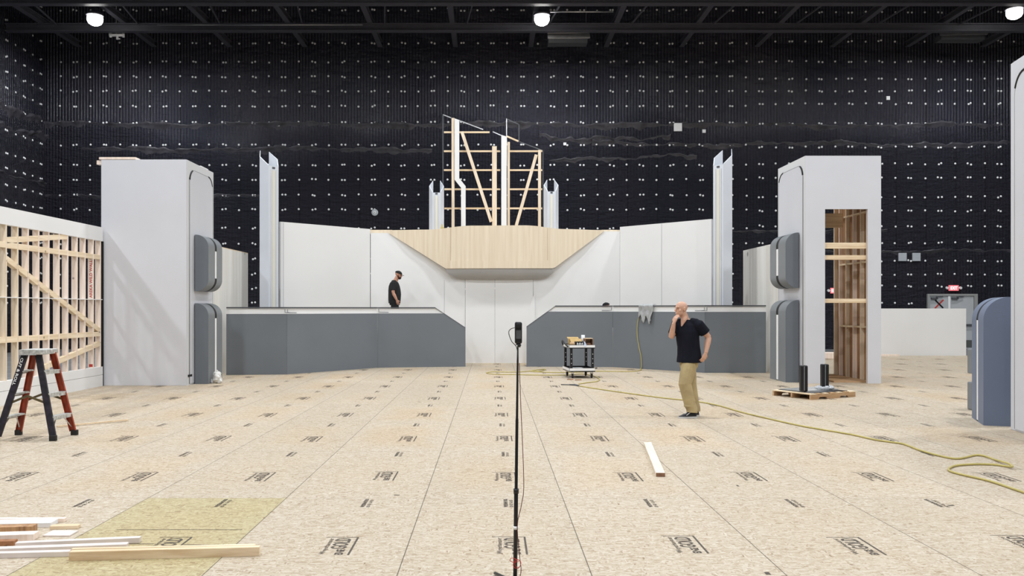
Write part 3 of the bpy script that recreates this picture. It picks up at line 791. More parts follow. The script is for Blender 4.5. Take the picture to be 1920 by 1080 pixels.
# ================================================================ THE STAGE SET
# ---- grey counters with white ledge
def counter(name, pts, ztop, label, slope_end):
    """pts: plan polyline of the face, outer end first. slope_end: (inner cut) as (fraction start along last leg, z at end)"""
    pts = [Vector((p[0], p[1], 0)) for p in pts]; base = sum(pts, Vector())/len(pts)
    t = thing(name, label, 'counter', base)
    n = len(pts); zb = ztop-.035; zw = ztop-.175; th = .09
    for i in range(n-1):
        a, b_ = pts[i], pts[i+1]; d = (b_-a).normalized(); nr = Vector((0, 0, 1)).cross(d)
        if nr.y < 0: nr = -nr               # pointing away from the camera
        g = .003
        A, B = a+d*g, b_-d*g
        Z = lambda p, z: Vector((p.x, p.y, z))
        if i == n-2 and slope_end:
            c1, z1 = slope_end
            k = B.lerp(A, c1)                   # where the cap ends
            kw = k.lerp(B, (ztop-zw)/(ztop-z1))
            kb = k.lerp(B, (ztop-zb)/(ztop-z1))
            MB().prism([Z(A, .0), Z(B, .0), Z(B, z1), Z(kw, zw), Z(A, zw)], nr*th).build('grey_panel', GREY, t)
            MB().prism([Z(A, zw+.004)+nr*.03, Z(kw, zw+.004)+nr*.03, Z(kb, zb-.004)+nr*.03, Z(A, zb-.004)+nr*.03], nr*(th-.03)).build('white_band', WHITE, t)
            MB().prism([Z(A, zb), Z(kb, zb), Z(k, ztop), Z(A, ztop)], nr*th).build('cap', CAPG, t)
            MB().bar(Z(k, ztop-.01)+nr*th*.5, Z(B, z1-.01)+nr*th*.5, th+.01, .012).build('sloped_edge', CAPG, t)
            # the return at the inner end
            MB().prism([Z(B, 0)+nr*(th+.003), Z(B, z1)+nr*(th+.003), Z(B, z1)+nr*.7, Z(B, 0)+nr*.7], -d*.06).build('end_return', GREY, t)
        else:
            MB().prism([Z(A, 0), Z(B, 0), Z(B, zw), Z(A, zw)], nr*th).build('grey_panel', GREY, t)
            MB().prism([Z(A, zw+.004)+nr*.03, Z(B, zw+.004)+nr*.03, Z(B, zb-.004)+nr*.03, Z(A, zb-.004)+nr*.03], nr*(th-.03)).build('white_band', WHITE, t)
            MB().prism([Z(A, zb), Z(B, zb), Z(B, ztop), Z(A, ztop)], nr*th).build('cap', CAPG, t)
        # thin bright lip between band and panel, and a cable clip at each joint
        e = kw if (i == n-2 and slope_end) else B
        MB().bar(Z(A, zw+.006)+nr*.012, Z(e, zw+.006)+nr*.012, .03, .010).build('ledge_lip', PLATEW, t)
        cl = MB(); s_ = A+d*.03 if i else B-d*.05
        cl.tube([Z(s_, zw+.115)+nr*.015, Z(s_, zw+.04)+nr*.012, Z(s_+d*.10, zw+.03)+nr*.010, Z(s_+d*.28, zw+.028)+nr*.012], .006, 6); cl.build('cable', CAPG, t)
    return t
gA, gB, gC, gD = gp(424, 703), gp(538, 702), gp(708, 689.5), gp(873, 687.5)
counter('stage_counter', [gA, gB, gC, gD], 1.715, 'long grey angled counter with white ledge left of the centre gap', (58/165., za(614, gD.y)))
hA, hB, hC, hD = gp(1436.5, 699.3), gp(1322, 699), gp(1149, 688.3), gp(987, 687.5)
counter('stage_counter', [hA, hB, hC, hD], 1.765, 'long grey angled counter with white ledge right of the centre gap', (55/162., za(612, hD.y)))
# ---- walkway behind the counters
def walkway(poly, label):
    o = MB().prism([Vector((x, y, 0)) for x, y in poly], (0, 0, .998)).build('walkway_platform', PLY); return tag(o, label, 'platform')
walkway([(-5.0, 23.0), (-3.2, 24.75), (-1.0, 25.2), (-1.0, 25.72), (-3.7, 25.72), (-5.25, 24.1)], 'plywood walkway platform hidden behind the left grey counter')
walkway([(5.3, 23.3), (3.5, 24.95), (1.25, 25.2), (1.25, 25.72), (3.9, 25.72), (5.6, 24.0)], 'plywood walkway platform hidden behind the right grey counter')
# ---- white wings: outer angled leaf
def leaf(poly, off, name, label, seams=()):
    t = thing(name, label, 'set wall', (sum((Vector(p) for p in poly), Vector())/len(poly))*Vector((1, 1, 0)) if False else Vector((sum(p[0] for p in poly)/len(poly), sum(p[1] for p in poly)/len(poly), 0)))
    MB().prism(poly, off).build('face_panel', WHITE, t)
    for a, b_ in seams:
        MB().bar(Vector(a), Vector(b_), .008, .004, (0, -1, 0)).build('seam', PLATEG, t)
    return t
Yi = 26.05
ZW = za(429.5, 26.115)
La, Lb = Vector((xa(526, 23.9), 23.9, 0)), Vector((xa(694, 26.115), 26.115, 0))
up = lambda v, z: Vector((v.x, v.y, z))
leaf([up(La, 0), up(Lb, 0), up(Lb, ZW), up(La, ZW)], (-.06, .07, 0), 'set_wall', 'white angled wall wing between the left tall pillar and the plywood balcony',
     [(up(La.lerp(Lb, .03), .02)+V3((.004, -.004, 0)), up(La.lerp(Lb, .03), ZW-.02)+V3((.004, -.004, 0)))])
Ra, Rb = Vector((xa(1334, 23.8), 23.8, 0)), Vector((xa(1162.3, 26.115), 26.115, 0))
ZWR = za(425.5, 26.115)
m1 = Ra.lerp(Rb, .52)
leaf([up(Ra, 0), up(Rb, 0), up(Rb, ZWR), up(Ra, ZWR)], (.06, .07, 0), 'set_wall', 'white angled wall wing between the right tall pillar and the plywood balcony',
     [(up(m1, .02)+V3((-.006, -.006, 0)), up(m1, ZWR-.01)+V3((-.006, -.006, 0)))])
# ---- inner wings with the diagonal cut
def px_poly(pts, d): return [at(x, y, d) for x, y in pts]
di = 26.12
arcL = [(835, 504), (848, 512), (860, 518), (872, 522.5)]
PL_ = px_poly([(695, 437)], di) + px_poly([(729, 437), (835, 504)], di) + px_poly(arcL[1:], di) + [Vector((xa(872, di), di, 0)), Vector((xa(695, di), di, 0))]
leaf(PL_, (0, .06, 0), 'set_wall', 'white flat wall with diagonal upper edge left of the plywood balcony', [(at(833, 525, di-.004), Vector((xa(833, di), di-.004, .02)))])
PR_ = px_poly([(1162, 434), (1130, 434), (1040, 501), (1026, 511), (1012, 519), (1000, 522.5)], di) + [Vector((xa(1000, di), di, 0)), Vector((xa(1162, di), di, 0))]
leaf(PR_, (0, .06, 0), 'set_wall', 'white flat wall with diagonal upper edge right of the plywood balcony', [])
# ---- centre wall under the bowl
dc = 26.10
t = thing('set_wall', 'plain white centre wall below the plywood balcony at the counter gap', 'set wall', (xa(936, dc), dc, 0))
x0, x1 = xa(872.5, dc), xa(999.5, dc)
MB().mm((x0, dc, 0), (xa(928, dc)-.003, dc+.06, za(523, dc))).build('face_panel', WHITE, t)
MB().mm((xa(928, dc)+.003, dc, 0), (x1, dc+.06, za(523, dc))).build('face_panel', WHITE, t)
m = MB(); m.prism([at(1003, 545, dc-.02), at(985, 602, dc-.02), Vector((xa(985, dc), dc-.02, .0)), Vector((xa(1003, dc), dc-.02, 0))], (0, .018, 0)); m.build('side_flare', WHITE, t)
# ---- plywood balcony
bal = thing('plywood_balcony', 'bare plywood curved balcony front bulging out above the white centre wall', 'balcony', (0.1, 26.0, 2.6))
def interp(tab, x):
    for (x0, y0), (x1, y1) in zip(tab, tab[1:]):
        if x <= x1:
            t_ = (x-x0)/(x1-x0); return y0+(y1-y0)*t_
    return tab[-1][1]
def sm_interp(tab, x):
    for (x0, y0), (x1, y1) in zip(tab, tab[1:]):
        if x <= x1:
            t_ = (x-x0)/(x1-x0); t_ = t_*t_*(3-2*t_); return y0+(y1-y0)*t_
    return tab[-1][1]
TOPY = [(729, 431.5), (800, 430.5), (885, 423), (985, 422.5), (1060, 429.5), (1132, 431.5)]
BOTY = [(729, 437), (836, 504), (838, 504), (930, 503.2), (1038, 503), (1040, 502), (1132, 434)]
BULGE = [(729, 26.09), (780, 26.0), (890, 25.72), (980, 25.72), (1080, 26.0), (1132, 26.09)]
cols = [729+(1132-729)*i/80 for i in range(81)]
def ply_pt(x, s, dy=0):
    d = sm_interp(BULGE, x)+dy; zt_ = za(sm_interp(TOPY, x), d); zb_ = za(interp(BOTY, x), d)
    return Vector((xa(x, d), d, zt_+(zb_-zt_)*s))
def wallshape(rings, back):
    m = MB(); m.loft(rings, closed=False, smooth=True)
    bk = [[Vector((p.x, 26.105, p.z)) for p in r_] for r_ in rings]
    m.loft([bk[0], rings[0]], closed=False, smooth=False); m.loft([rings[-1], bk[-1]], closed=False, smooth=False)
    return m
wallshape([[ply_pt(x, s_) for x in cols] for s_ in (0, .3, .6, 1)], 0).build('plywood_skin', PLY, bal)
bc = [838+(1036-838)*i/40 for i in range(41)]
bandm = MB()
zz_ = [za(489.5, sm_interp(BULGE, x)) for x in bc]; z2_ = [za(503.2, sm_interp(BULGE, x)) for x in bc]
bx = [x for x in bc if 838 <= x <= 1036]
r0 = [Vector((xa(x, sm_interp(BULGE, x)), sm_interp(BULGE, x)-.012, z)) for x, z in zip(bc, zz_)]
r1 = [Vector((xa(x, sm_interp(BULGE, x)), sm_interp(BULGE, x)-.012, z)) for x, z in zip(bc, z2_)]
bandm.loft([[p+V3((0, .011, 0)) for p in r0], r0, r1, [p+V3((0, .011, 0)) for p in r1]], closed=False, smooth=False); bandm.build('lower_band', PLY, bal)
top = [(ply_pt(x, 0).x, ply_pt(x, 0).y) for x in cols]
mid = [[ply_pt(x, s_) for x in cols] for s_ in (0, .8)]
bot = [(ply_pt(x, 1).x, ply_pt(x, 1).y) for x in [836+(1040-836)*i/60 for i in range(61)]]
zbm = za(503.5, 25.72)-.004
for xa_, xb_, yb_ in ((694, 735, 438), (1128, 1162.5, 435)):
    MB().mm((xa(xa_, 26.2), 26.2, za(yb_, 26.2)), (xa(xb_, 26.2), 26.29, za(431, 26.2))).build('deck_edge', PLY, bal)
# grey hull under the balcony
rings = []
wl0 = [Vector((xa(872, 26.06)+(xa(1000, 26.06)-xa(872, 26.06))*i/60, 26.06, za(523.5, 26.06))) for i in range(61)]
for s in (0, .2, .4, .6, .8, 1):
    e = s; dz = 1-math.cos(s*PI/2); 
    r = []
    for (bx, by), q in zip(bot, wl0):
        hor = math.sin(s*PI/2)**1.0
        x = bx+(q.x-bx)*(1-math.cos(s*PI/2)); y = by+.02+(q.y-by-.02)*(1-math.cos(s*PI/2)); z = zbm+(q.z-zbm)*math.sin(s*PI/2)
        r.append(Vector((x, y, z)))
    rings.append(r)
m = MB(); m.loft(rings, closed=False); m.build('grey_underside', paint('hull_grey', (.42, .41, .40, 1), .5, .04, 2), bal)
for px in (846, 1026):
    i_ = min(range(81), key=lambda i: abs(cols[i]-px))
    MB().bar(mid[0][i_]+V3((0, -.004, -.01)), mid[-1][i_]+V3((0, -.004, .0)), .006, .004, (0, -1, 0)).build('seam', paint('ply_seam%d' % px, S(170, 145, 112), .7), bal)
# deck behind the balcony
tag(MB().prism([Vector((x, y, 3.92)) for x, y in ((-3.55, 26.3), (3.75, 26.3), (3.75, 28.6), (-3.55, 28.6))], (0, 0, .12)).build('balcony_deck', PLY), 'plywood deck behind the balcony front carrying the timber frame', 'platform')
for i, x in enumerate((-3.4, 3.6)):
    tag(MB().mm((x-.05, 28.3, 0), (x+.05, 28.4, 3.918)).build('deck_post', PINE), 'timber post under the %s end of the balcony deck' % ('left', 'right')[i], 'post')
ZD = 4.042
# ---- open timber frame on the deck
df = 27.3
t = thing('stud_framework', 'open softwood stud frame with sloping top standing on the balcony', 'frame', (xa(925, df), df, ZD))
def vstud(x0, x1, yt, mat, name='stud', d=df, label=None, th=.09):
    o = MB().mm((xa(x0, d), d, ZD), (xa(x1, d), d+th, za(yt, d))).build(name, mat, t, bevel=.003)
    if label: o['label'] = label
vstud(846.7, 852, 221, PINE); vstud(922.7, 931.5, 274, PINE); vstud(951.5, 956, 266, PINE); vstud(1009, 1014.5, 281, PINE)
for y, segs in ((246.7, ((832, 918),)), (282.4, ((832, 938), (953, 1017))), (318, ((832, 938), (953, 1017))), (354, ((833, 938), (953, 1017))), (390, ((833, 938), (953, 1017)))):
    for x0, x1 in segs:
        MB().mm((xa(x0, df), df+.092, za(y+1.6, df)), (xa(x1, df), df+.13, za(y-1.6, df))).build('rail', PINEX, t)
for a, c_ in (((866, 247), (921, 416)), ((1005.5, 290), (968, 423))):
    MB().bar(at(a[0], a[1], df-.025), at(c_[0], c_[1], df-.025), .10, .038, (0, 1, 0)).build('brace', PINE, t, bevel=.003)
wp = px_poly([(852.5, 222), (861, 225), (861, 334), (873, 349), (873, 424), (864.5, 424), (864.5, 352), (852.5, 337)], df-.07)
m = MB().prism(wp, (0, .05, 0)); o = m.build('cranked_board', WHITE, t); o['label'] = 'white painted board with a crank halfway up'
m = MB().prism(px_poly([(940, 253), (950, 256), (950, 424), (940, 424)], df-.07), (0, .05, 0)); o = m.build('white_board', WHITE, t); o['label'] = 'white painted upright board'
for k, (a, c_) in enumerate((((830.5, 215), (830.5, 424)), ((830.5, 215), (846, 221)), ((861, 226), (906, 243)), ((924, 247), (940, 254)), ((949.8, 222), (949.8, 310)), ((950, 223), (973, 233.5)), ((973, 233), (973, 265)), ((972, 265), (1017, 282)), ((1018, 282), (1018, 424)))):
    MB().bar(at(a[0], a[1], df+.15), at(c_[0], c_[1], df+.15), .03, .02, (0, 1, 0)).build('edge_trim', STEEL if k in (1, 2, 3, 4) else CAPG, t)
MB().bar(at(950, 255.5, df+.15), at(972, 265, df+.15), .05, .05, (0, 1, 0)).build('top_plate', PINEX, t)
# ---- channel pillars (five sided, open at the back, raked tops)
def pillar(c, w, rot, z0, zf, zbk, label, strip_top):
    c = Vector((c[0], c[1], z0)); t = thing('channel_pillar', label, 'pillar', c, rot)
    M = Matrix.Translation(c) @ Matrix.Rotation(rot, 4, 'Z'); a = w/2
    prof = [(-a*.42, a*.75), (-a, 0.05*a), (-a*.48, -a*.62), (a*.48, -a*.62), (a, .05*a), (a*.42, a*.75)]
    prof = [(-a*.52, a*1.0), (-a, .25*a), (-a*.55, -a*.62), (a*.55, -a*.62), (a, .25*a), (a*.52, a*1.0)]
    th = .022
    inn = []
    for i, (x, y) in enumerate(prof):
        inn.append((x*(1-th/a*1.25) if abs(x) > 0 else 0, y+th if i in (2, 3) else y-(.0 if i in (0, 5) else -th*.3)))
    ylo, yhi = -a*.62, a
    zt_ = lambda y: (zf+(zbk-zf)*(y-ylo)/(yhi-ylo))-z0
    for i in range(5):
        q = [prof[i], prof[i+1], inn[i+1], inn[i]]
        m = MB(M); lo = [m._v((x, y, 0)) for x, y in q]; hi = [m._v((x, y, zt_(y) if i != 2 else zf-z0)) for x, y in q]
        m.bm.faces.new(lo); m.bm.faces.new(list(reversed(hi)))
        for k in range(4): m.bm.faces.new((lo[k], hi[k], hi[(k+1) % 4], lo[(k+1) % 4]))
        m.build('side_plate' if i != 2 else 'front_plate', PILLAR, t)
    for s in (-1, 1):
        m = MB(M); m.mm((s*a*.30-.012, ylo-.016, .0), (s*a*.30+.012, ylo-.001, strip_top-z0)); m.build('edge_bead', PANELW, t)
    m = MB(M); m.mm((-a*.17, ylo-.010, .0), (a*.17, ylo-.001, strip_top-z0-.02)); o = m.build('light_strip', CREAM, t); o['label'] = 'cream vertical light strip'
    m = MB(M); m.box((0, ylo-.006, strip_top-z0+.05), (a*.3, .01, .05)); m.build('end_fitting', CAPG, t)
    return t
pillar((xa(506.5, 23.55), 23.55), .57, math.radians(46), 0, za(311, 23.4), za(283, 23.7), 'tall pale channel pillar at the outer end of the left white wing', za(318, 23.4))
pillar((xa(1353, 23.45), 23.45), .57, math.radians(-46), 0, za(309, 23.3), za(280, 23.6), 'tall pale channel pillar at the outer end of the right white wing', za(316, 23.3))
pillar((xa(818.5, 26.75), 26.75), .47, math.radians(3), ZD, za(361, 26.6), za(338, 26.9), 'short pale channel pillar on the balcony left of the timber frame', za(366, 26.6))
pillar((xa(1033.5, 26.75), 26.75), .47, 0, ZD, za(359, 26.6), za(336.5, 26.9), 'short pale channel pillar on the balcony right of the timber frame', za(364, 26.6))
m = MB(); c = at(829, 425, 26.5); m.M = Matrix.Translation(V3((c.x, 26.45, ZD))); m.tube([(0, 0, 0), (0, 0, .16), (0, 0, .19), (0, 0, .26)], [.05, .05, .025, .02], 12)
tag(m.build('glue_bottle', paint('yellow_plastic', (.55, .42, .10, 1), .4)), 'small yellow bottle on the balcony beside the left short pillar', 'bottle')

# ---- towers with grey pods
def rrect_ring(y0, y1, z0, z1, r, n=8):
    pts = [(y0, z0), (y0, z1-r)]
    pts += [(y0+r-r*math.cos(a), z1-r+r*math.sin(a)) for a in [PI/2*i/n for i in range(1, n+1)]]
    pts += [(y1-r+r*math.sin(a), z1-r+r*math.cos(a)) for a in [PI/2*i/n for i in range(0, n+1)]]
    pts += [(y1, z0)]
    return pts
def pod(parent_name, xface, y0, y1, proj, z0, z1, s, label, round_bottom, M=None, mat=GREYD, tagit=True, parent=None):
    """D-shaped pod on the plane x=xface, bulging by proj along s (+1/-1), extruded from y0 to y1 with a groove"""
    M = M or Matrix()
    t = parent or thing('tower_pod', label, 'pod', M @ Vector((xface+s*proj/2, (y0+y1)/2, z0)))
    r = min(proj*.92, .34)
    def prof(p, za_, zb_, rr):
        pts = [(0, za_), (0, zb_)]
        pts += [(p-rr+rr*math.sin(a), zb_-rr+rr*math.cos(a)) for a in [PI/2*i/18 for i in range(19)]]
        if round_bottom: pts += [(p-rr+rr*math.cos(a), za_+rr-rr*math.sin(a)) for a in [PI/2*i/18 for i in range(19)]]
        else: pts += [(p, za_)]
        return pts
    g0 = y0+(y1-y0)*.46; g1 = y0+(y1-y0)*.60
    def solid(ya, yb, p, za_, zb_, rr, nm, mat_):
        m = MB(M); m.prism([Vector((xface+s*(x+.004), ya, z)) for x, z in prof(p, za_, zb_, rr)], (0, yb-ya, 0), smooth=False)
        return m.build(nm, mat_, t)
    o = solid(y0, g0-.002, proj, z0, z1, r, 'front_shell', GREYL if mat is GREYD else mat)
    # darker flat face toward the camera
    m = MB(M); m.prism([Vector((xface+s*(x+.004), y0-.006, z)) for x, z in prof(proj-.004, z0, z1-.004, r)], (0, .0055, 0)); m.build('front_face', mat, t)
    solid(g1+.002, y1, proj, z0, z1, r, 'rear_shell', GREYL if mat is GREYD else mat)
    solid(g0, g1, proj-.004, z0+(.004 if round_bottom else 0), z1-.004, r-.003, 'groove_core', BLACK)
    zz0 = z0+(.30 if round_bottom else .02); zz1 = z1-.34
    m = MB(M); m.mm((min(xface+s*(proj-.017), xface+s*(proj+.002)), g0+.012, zz0), (max(xface+s*(proj-.017), xface+s*(proj+.002)), g1-.012, zz1)); o = m.build('pale_strip', PLATEW, t); o['label'] = 'pale vertical strip set in the groove'
    return t
def side_panel(t, xface, y0, y1, ztop, s, M=None):
    M = M or Matrix()
    pts = rrect_ring(y0, y1, .03, ztop, .30)
    m = MB(M); m.prism([Vector((xface+s*.003, y, z)) for y, z in pts], (s*.012, 0, 0)); m.build('side_panel', TOWER, t)
    m = MB(M)
    path = [Vector((xface+s*.008, y, z)) for y, z in pts]
    m.tube(path, .011, 6); m.build('panel_groove', paint('groove%d' % random.randint(0, 99999), (.30, .30, .31, 1), .5), t)
    for sec in (path[2:8], path[-10:-3]):
        m = MB(M); m.tube([p+V3((s*.001, 0, 0)) for p in sec], .020, 6); m.build('corner_slot', BLACK, t)
# left tower
LY0, LY1, LX0, LX1, LZ = 18.42, 20.2, xa(189.5, 18.42), xa(349.5, 18.42), za(299, 18.42)
lt = thing('set_tower', 'solid pale grey tower beside the slatted timber wall on the left', 'tower', ((LX0+LX1)/2, (LY0+LY1)/2, 0))
MB().mm((LX0, LY0, 0), (LX1, LY1, LZ)).build('body', TOWER, lt, bevel=.006)
MB().mm((LX1+.001, LY0+.002, 0), (LX1+.003, LY1-.002, LZ)).build('side_facing', PANELW, lt)
side_panel(lt, LX1+.003, LY0+.16, LY1-.10, LZ-.17, 1)
m = MB().mm((LX0-.04, LY0-.01, LZ+.001), (LX0+.75, LY0+.25, LZ+.05)); m.box((LX0-.06, LY0+.1, LZ-.06), (.1, .14, .09)); o = m.build('top_batten', PINEP, lt)
m = MB().mm((LX1-.25, LY1-.8, LZ+.001), (LX1-.02, LY1-.3, LZ+.03)).build('top_scrap', PLATEW, lt)
m = MB().mm((LX1+.004, LY0+.08, .18), (LX1+.02, LY0+.3, .23)).build('vent_slot', BLACK, lt)
LF = LX1+.035
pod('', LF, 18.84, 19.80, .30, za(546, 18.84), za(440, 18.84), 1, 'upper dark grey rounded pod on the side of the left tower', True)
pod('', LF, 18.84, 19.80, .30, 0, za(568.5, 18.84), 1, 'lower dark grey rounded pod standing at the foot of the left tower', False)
# small set wall in pale wood behind each tower
t = thing('set_wall', 'pale grained wood flat standing between left tower and left counter', 'set wall', (-6.92, 22.1, 0))
MB().mm((-6.99, 20.25, 0), (-6.90, 24.0, 3.23)).build('face_panel', BIRCH, t)
MB().mm((-6.90, 20.25, 3.231), (-6.99, 24.0, 3.25)).build('top_edge', PINEY, t)
t = thing('set_wall', 'pale grained wood flat standing between right tower and right counter', 'set wall', (7.33, 22.6, 0))
MB().mm((7.30, 20.85, 0), (7.39, 24.6, 3.36)).build('face_panel', BIRCH, t)
MB().mm((7.30, 24.601, 0), (7.39, 24.62, 3.36)).build('end_batten', PINE, t)
# right tower: four walls with doorway opening, open timber inside
RY0, RY1 = 18.95, 20.75
RX0, RX1 = xa(1510, RY0), xa(1652, RY0); RZ = za(292, RY0)
ox0, ox1, oz = xa(1547, RY0), xa(1627, RY0), za(392, RY0)
rt = thing('set_tower', 'pale grey tower with tall doorway showing timber studs on the right', 'tower', ((RX0+RX1)/2, (RY0+RY1)/2, 0))
front = [Vector(p) for p in ((RX0, RY0, 0), (ox0, RY0, 0), (ox0, RY0, oz), (ox1, RY0, oz), (ox1, RY0, 0), (RX1, RY0, 0), (RX1, RY0, RZ), (RX0, RY0, RZ))]
m = MB()
m.mm((RX0, RY0, 0), (ox0, RY0+.05, RZ)); m.mm((ox1, RY0, 0), (RX1, RY0+.05, RZ)); m.mm((ox0, RY0, oz), (ox1, RY0+.05, RZ)); m.build('front_wall', TOWER, rt)
MB().mm((RX0, RY0+.051, 0), (RX0+.05, RY1, RZ)).build('inner_side_wall', TOWER, rt)
MB().mm((RX0-.003, RY0+.002, 0), (RX0-.001, RY1-.002, RZ)).build('side_facing', PANELW, rt)
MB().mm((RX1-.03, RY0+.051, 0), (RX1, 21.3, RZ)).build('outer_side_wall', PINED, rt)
MB().mm((RX0+.051, RY0+.051, RZ-.05), (RX1-.031, RY1, RZ)).build('roof_panel', PLY, rt)
side_panel(rt, RX0-.003, RY0+.12, RY1-.10, RZ-.17, -1)
# studs inside
for i, yy in enumerate((19.35, 19.75, 20.15, 20.55, 20.95, 21.26)):
    MB().mm((RX1-.12, yy-.019, .0), (RX1-.031, yy+.019, RZ-.06)).build('stud', PINE if i % 2 else PINEP, rt)
for zz in (1.25, 2.75, 3.9):
    m = MB()
    for yy in (19.55, 19.95, 20.35, 20.75): m.mm((RX1-.118, yy-.17, zz-.02), (RX1-.033, yy+.17, zz+.02))
    m.build('nogging', PINEX, rt)
for (x0, x1) in ((ox0-.09, ox0-.002), (ox1+.002, ox1+.09)):
    MB().mm((x0, RY0+.052, 0), (x1, RY0+.09, oz+.1)).build('door_stud', PINE, rt)
for (y0_, y1_) in ((455, 466), (478.5, 487), (560, 568)):
    MB().mm((xa(1546.5, RY0+.1), RY0+.092, za(y1_, RY0+.1)), (xa(1624, RY0+.1), RY0+.18, za(y0_, RY0+.1))).build('cross_rail', PINEX, rt, bevel=.003)
MB().mm((ox0+.3, RY0+.25, .0), (RX1-.13, 21.3, .035)).build('floor_plate', PALLET, rt)
MB().mm((ox0+.22, 21.25, .036), (ox0+.26, 21.3, RZ-.06)).build('stud', PINE, rt)
MB().mm((RX0+.06, 20.70, oz-.25), (RX1-.13, 20.74, oz+.1)).build('header', PINEX, rt)
RF = RX0-.035
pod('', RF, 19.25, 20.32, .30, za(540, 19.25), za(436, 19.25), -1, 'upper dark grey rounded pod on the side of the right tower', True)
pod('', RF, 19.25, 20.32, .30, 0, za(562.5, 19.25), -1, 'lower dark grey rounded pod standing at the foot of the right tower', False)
# near right tower slab and its blue grey pod
Mt = Matrix.Translation(V3((7.19, 11.75, 0))) @ Matrix.Rotation(math.radians(-10.5), 4, 'Z')
nt_ = thing('set_tower', 'pale tower cut off by the right edge of the photo', 'tower', (8.0, 10.9, 0))
zt_ = za(120, 11.75)
MB(Mt).mm((0.0, -2.0, 0), (1.5, 0, zt_)).build('body', TOWER, nt_, bevel=.006)
side_panel(nt_, -.001, -1.85, -.17, zt_-.2, -1, Mt)
Mp = Matrix.Translation(V3((7.385, 12.02, 0))) @ Matrix.Rotation(math.radians(-20.5), 4, 'Z')
pod('', 0, 0, .92, .36, 0, 1.84, -1, 'large blue-grey rounded pod standing against the near right tower', False, Mp, BLUEG)
for z0_, z1_, lb in ((0, .46, 'low dark grey block on the floor behind the blue-grey pod'),):
    t = thing('grey_block', 'stacked dark grey blocks on a post behind the blue-grey pod at right', 'block', (8.05, 13.95, 0))
    MB().mm((7.90, 13.8, 0), (8.2, 14.1, .46)).build('lower_block', GREYL, t, bevel=.02)
    MB().mm((7.90, 13.8, .60), (8.2, 14.1, 1.01)).build('upper_block', GREYL, t, bevel=.02)
    MB().mm((8.03, 13.92, .461), (8.11, 14.0, .599)).build('post', CAPG, t)
# low white wall in front of the exit
dl = 30.2
t = thing('set_wall', 'low white freestanding wall in front of the grey exit door', 'set wall', (xa(1720, dl), dl, 0))
MB().mm((xa(1600, dl), dl, 0), (xa(1806, dl), dl+.09, za(578.5, dl))).build('face_panel', WHITE, t)
MB().mm((xa(1806, dl)+.002, dl, 0), (xa(1811.5, dl), dl+.09, za(578.5, dl))).build('end_post', WHITE, t)
m = MB()
m.box((xa(1652, 29.9), 29.85, .035), (1.2, .12, .07)); tag(m.build('timber_offcut', PINEP), 'pale offcut lying on the floor at the foot of the low white wall', 'timber')
tag(MB().box((xa(1559, 28.5), 28.6, .10), (.9, .6, .20)).build('board_stack', PINEP, bevel=.01), 'pale stacked boards seen low through the right tower doorway', 'boards')

# ---- slatted wild wall on the left (open stud flat standing along the floor edge)
WX = -8.42
ww = thing('stud_wall', 'open timber stud flat with pale top and bottom bands along the left edge', 'set wall', (WX, 15.4, 0))
wy = lambda x: -WX*F/(CX-x)
YN_ = 12.6; YF = 18.36
MB().mm((WX-.10, YN_, 3.13), (WX, YF, 3.43)).build('top_band', WHITE, ww)
MB().mm((WX-.10, YN_, .25), (WX, YF, .42)).build('bottom_band', WHITE, ww)
MB().mm((WX-.10, YN_, 0), (WX, YF, .243)).build('bottom_band', WHITE, ww)
MB().mm((WX-.11, YF+.002, 0), (WX+.005, YF+.03, 3.13)).build('shadow_strip', BLACK, ww)  # solid black strip standing in for the shadow gap at the far end
ys = [14.72-.36*k for k in range(5, 0, -1)]+[14.72, 15.08, 15.42, 15.78, 16.14, 16.52, 16.86, 17.24, 17.58, 17.94, 18.27]
for i, yy in enumerate(ys):
    o = MB().mm((WX-.118, yy-.02, .42), (WX-.006, yy+.02, 3.13)).build('stud', PINE if yy < 15.2 else PINEP, ww)
    if i == len(ys)-2:
        o['label'] = 'stud with red lettering'
        m = MB(); put_text(m, text_mesh('AREKA WILD WALL', .02), (WX-.02, yy-.0215, 1.90), (0, 0, 1), (-1, 0, 0), .80, .062); m.build('lettering', RED, o, fix=False)
        MB().mm((WX-.09, yy-.0205, .44), (WX-.012, yy-.0202, .5)).build('red_mark', RED, o)
segY = [(ys[i]+.021, ys[i+1]-.021) for i in range(len(ys)-1)]
def row(zf, name, hh=.045, drop=0):          # blocks between the studs (zf gives the height at a depth)
    for a, c_ in segY:
        za1, zc1 = zf(a), zf(c_)
        if za1 is None or zc1 is None: continue
        MB().bar((WX-.05, a, za1), (WX-.05, c_, zc1), .088, hh*2).build(name, PINEY, ww)
row(lambda y: 2.78 if y > 12.9 else None, 'nogging', .05)
row(lambda y: 1.13 if y > 12.9 else None, 'nogging', .05)
lin = lambda y0, z0, y1, z1: (lambda y: z0+(z1-z0)*(y-y0)/(y1-y0) if y0-.3 <= y <= y1+.3 else None)
row(lin(14.72, 2.55, 18.2, 1.22), 'diagonal_brace', .05)
row(lin(14.72, 2.86, 16.55, 3.07), 'diagonal_brace', .05)
row(lin(15.9, .55, 18.3, .93), 'diagonal_brace', .05)
MB().mm((WX-.10, YN_, 1.862), (WX-.005, YF, 1.876)).build('middle_strip', PLATEW, ww)

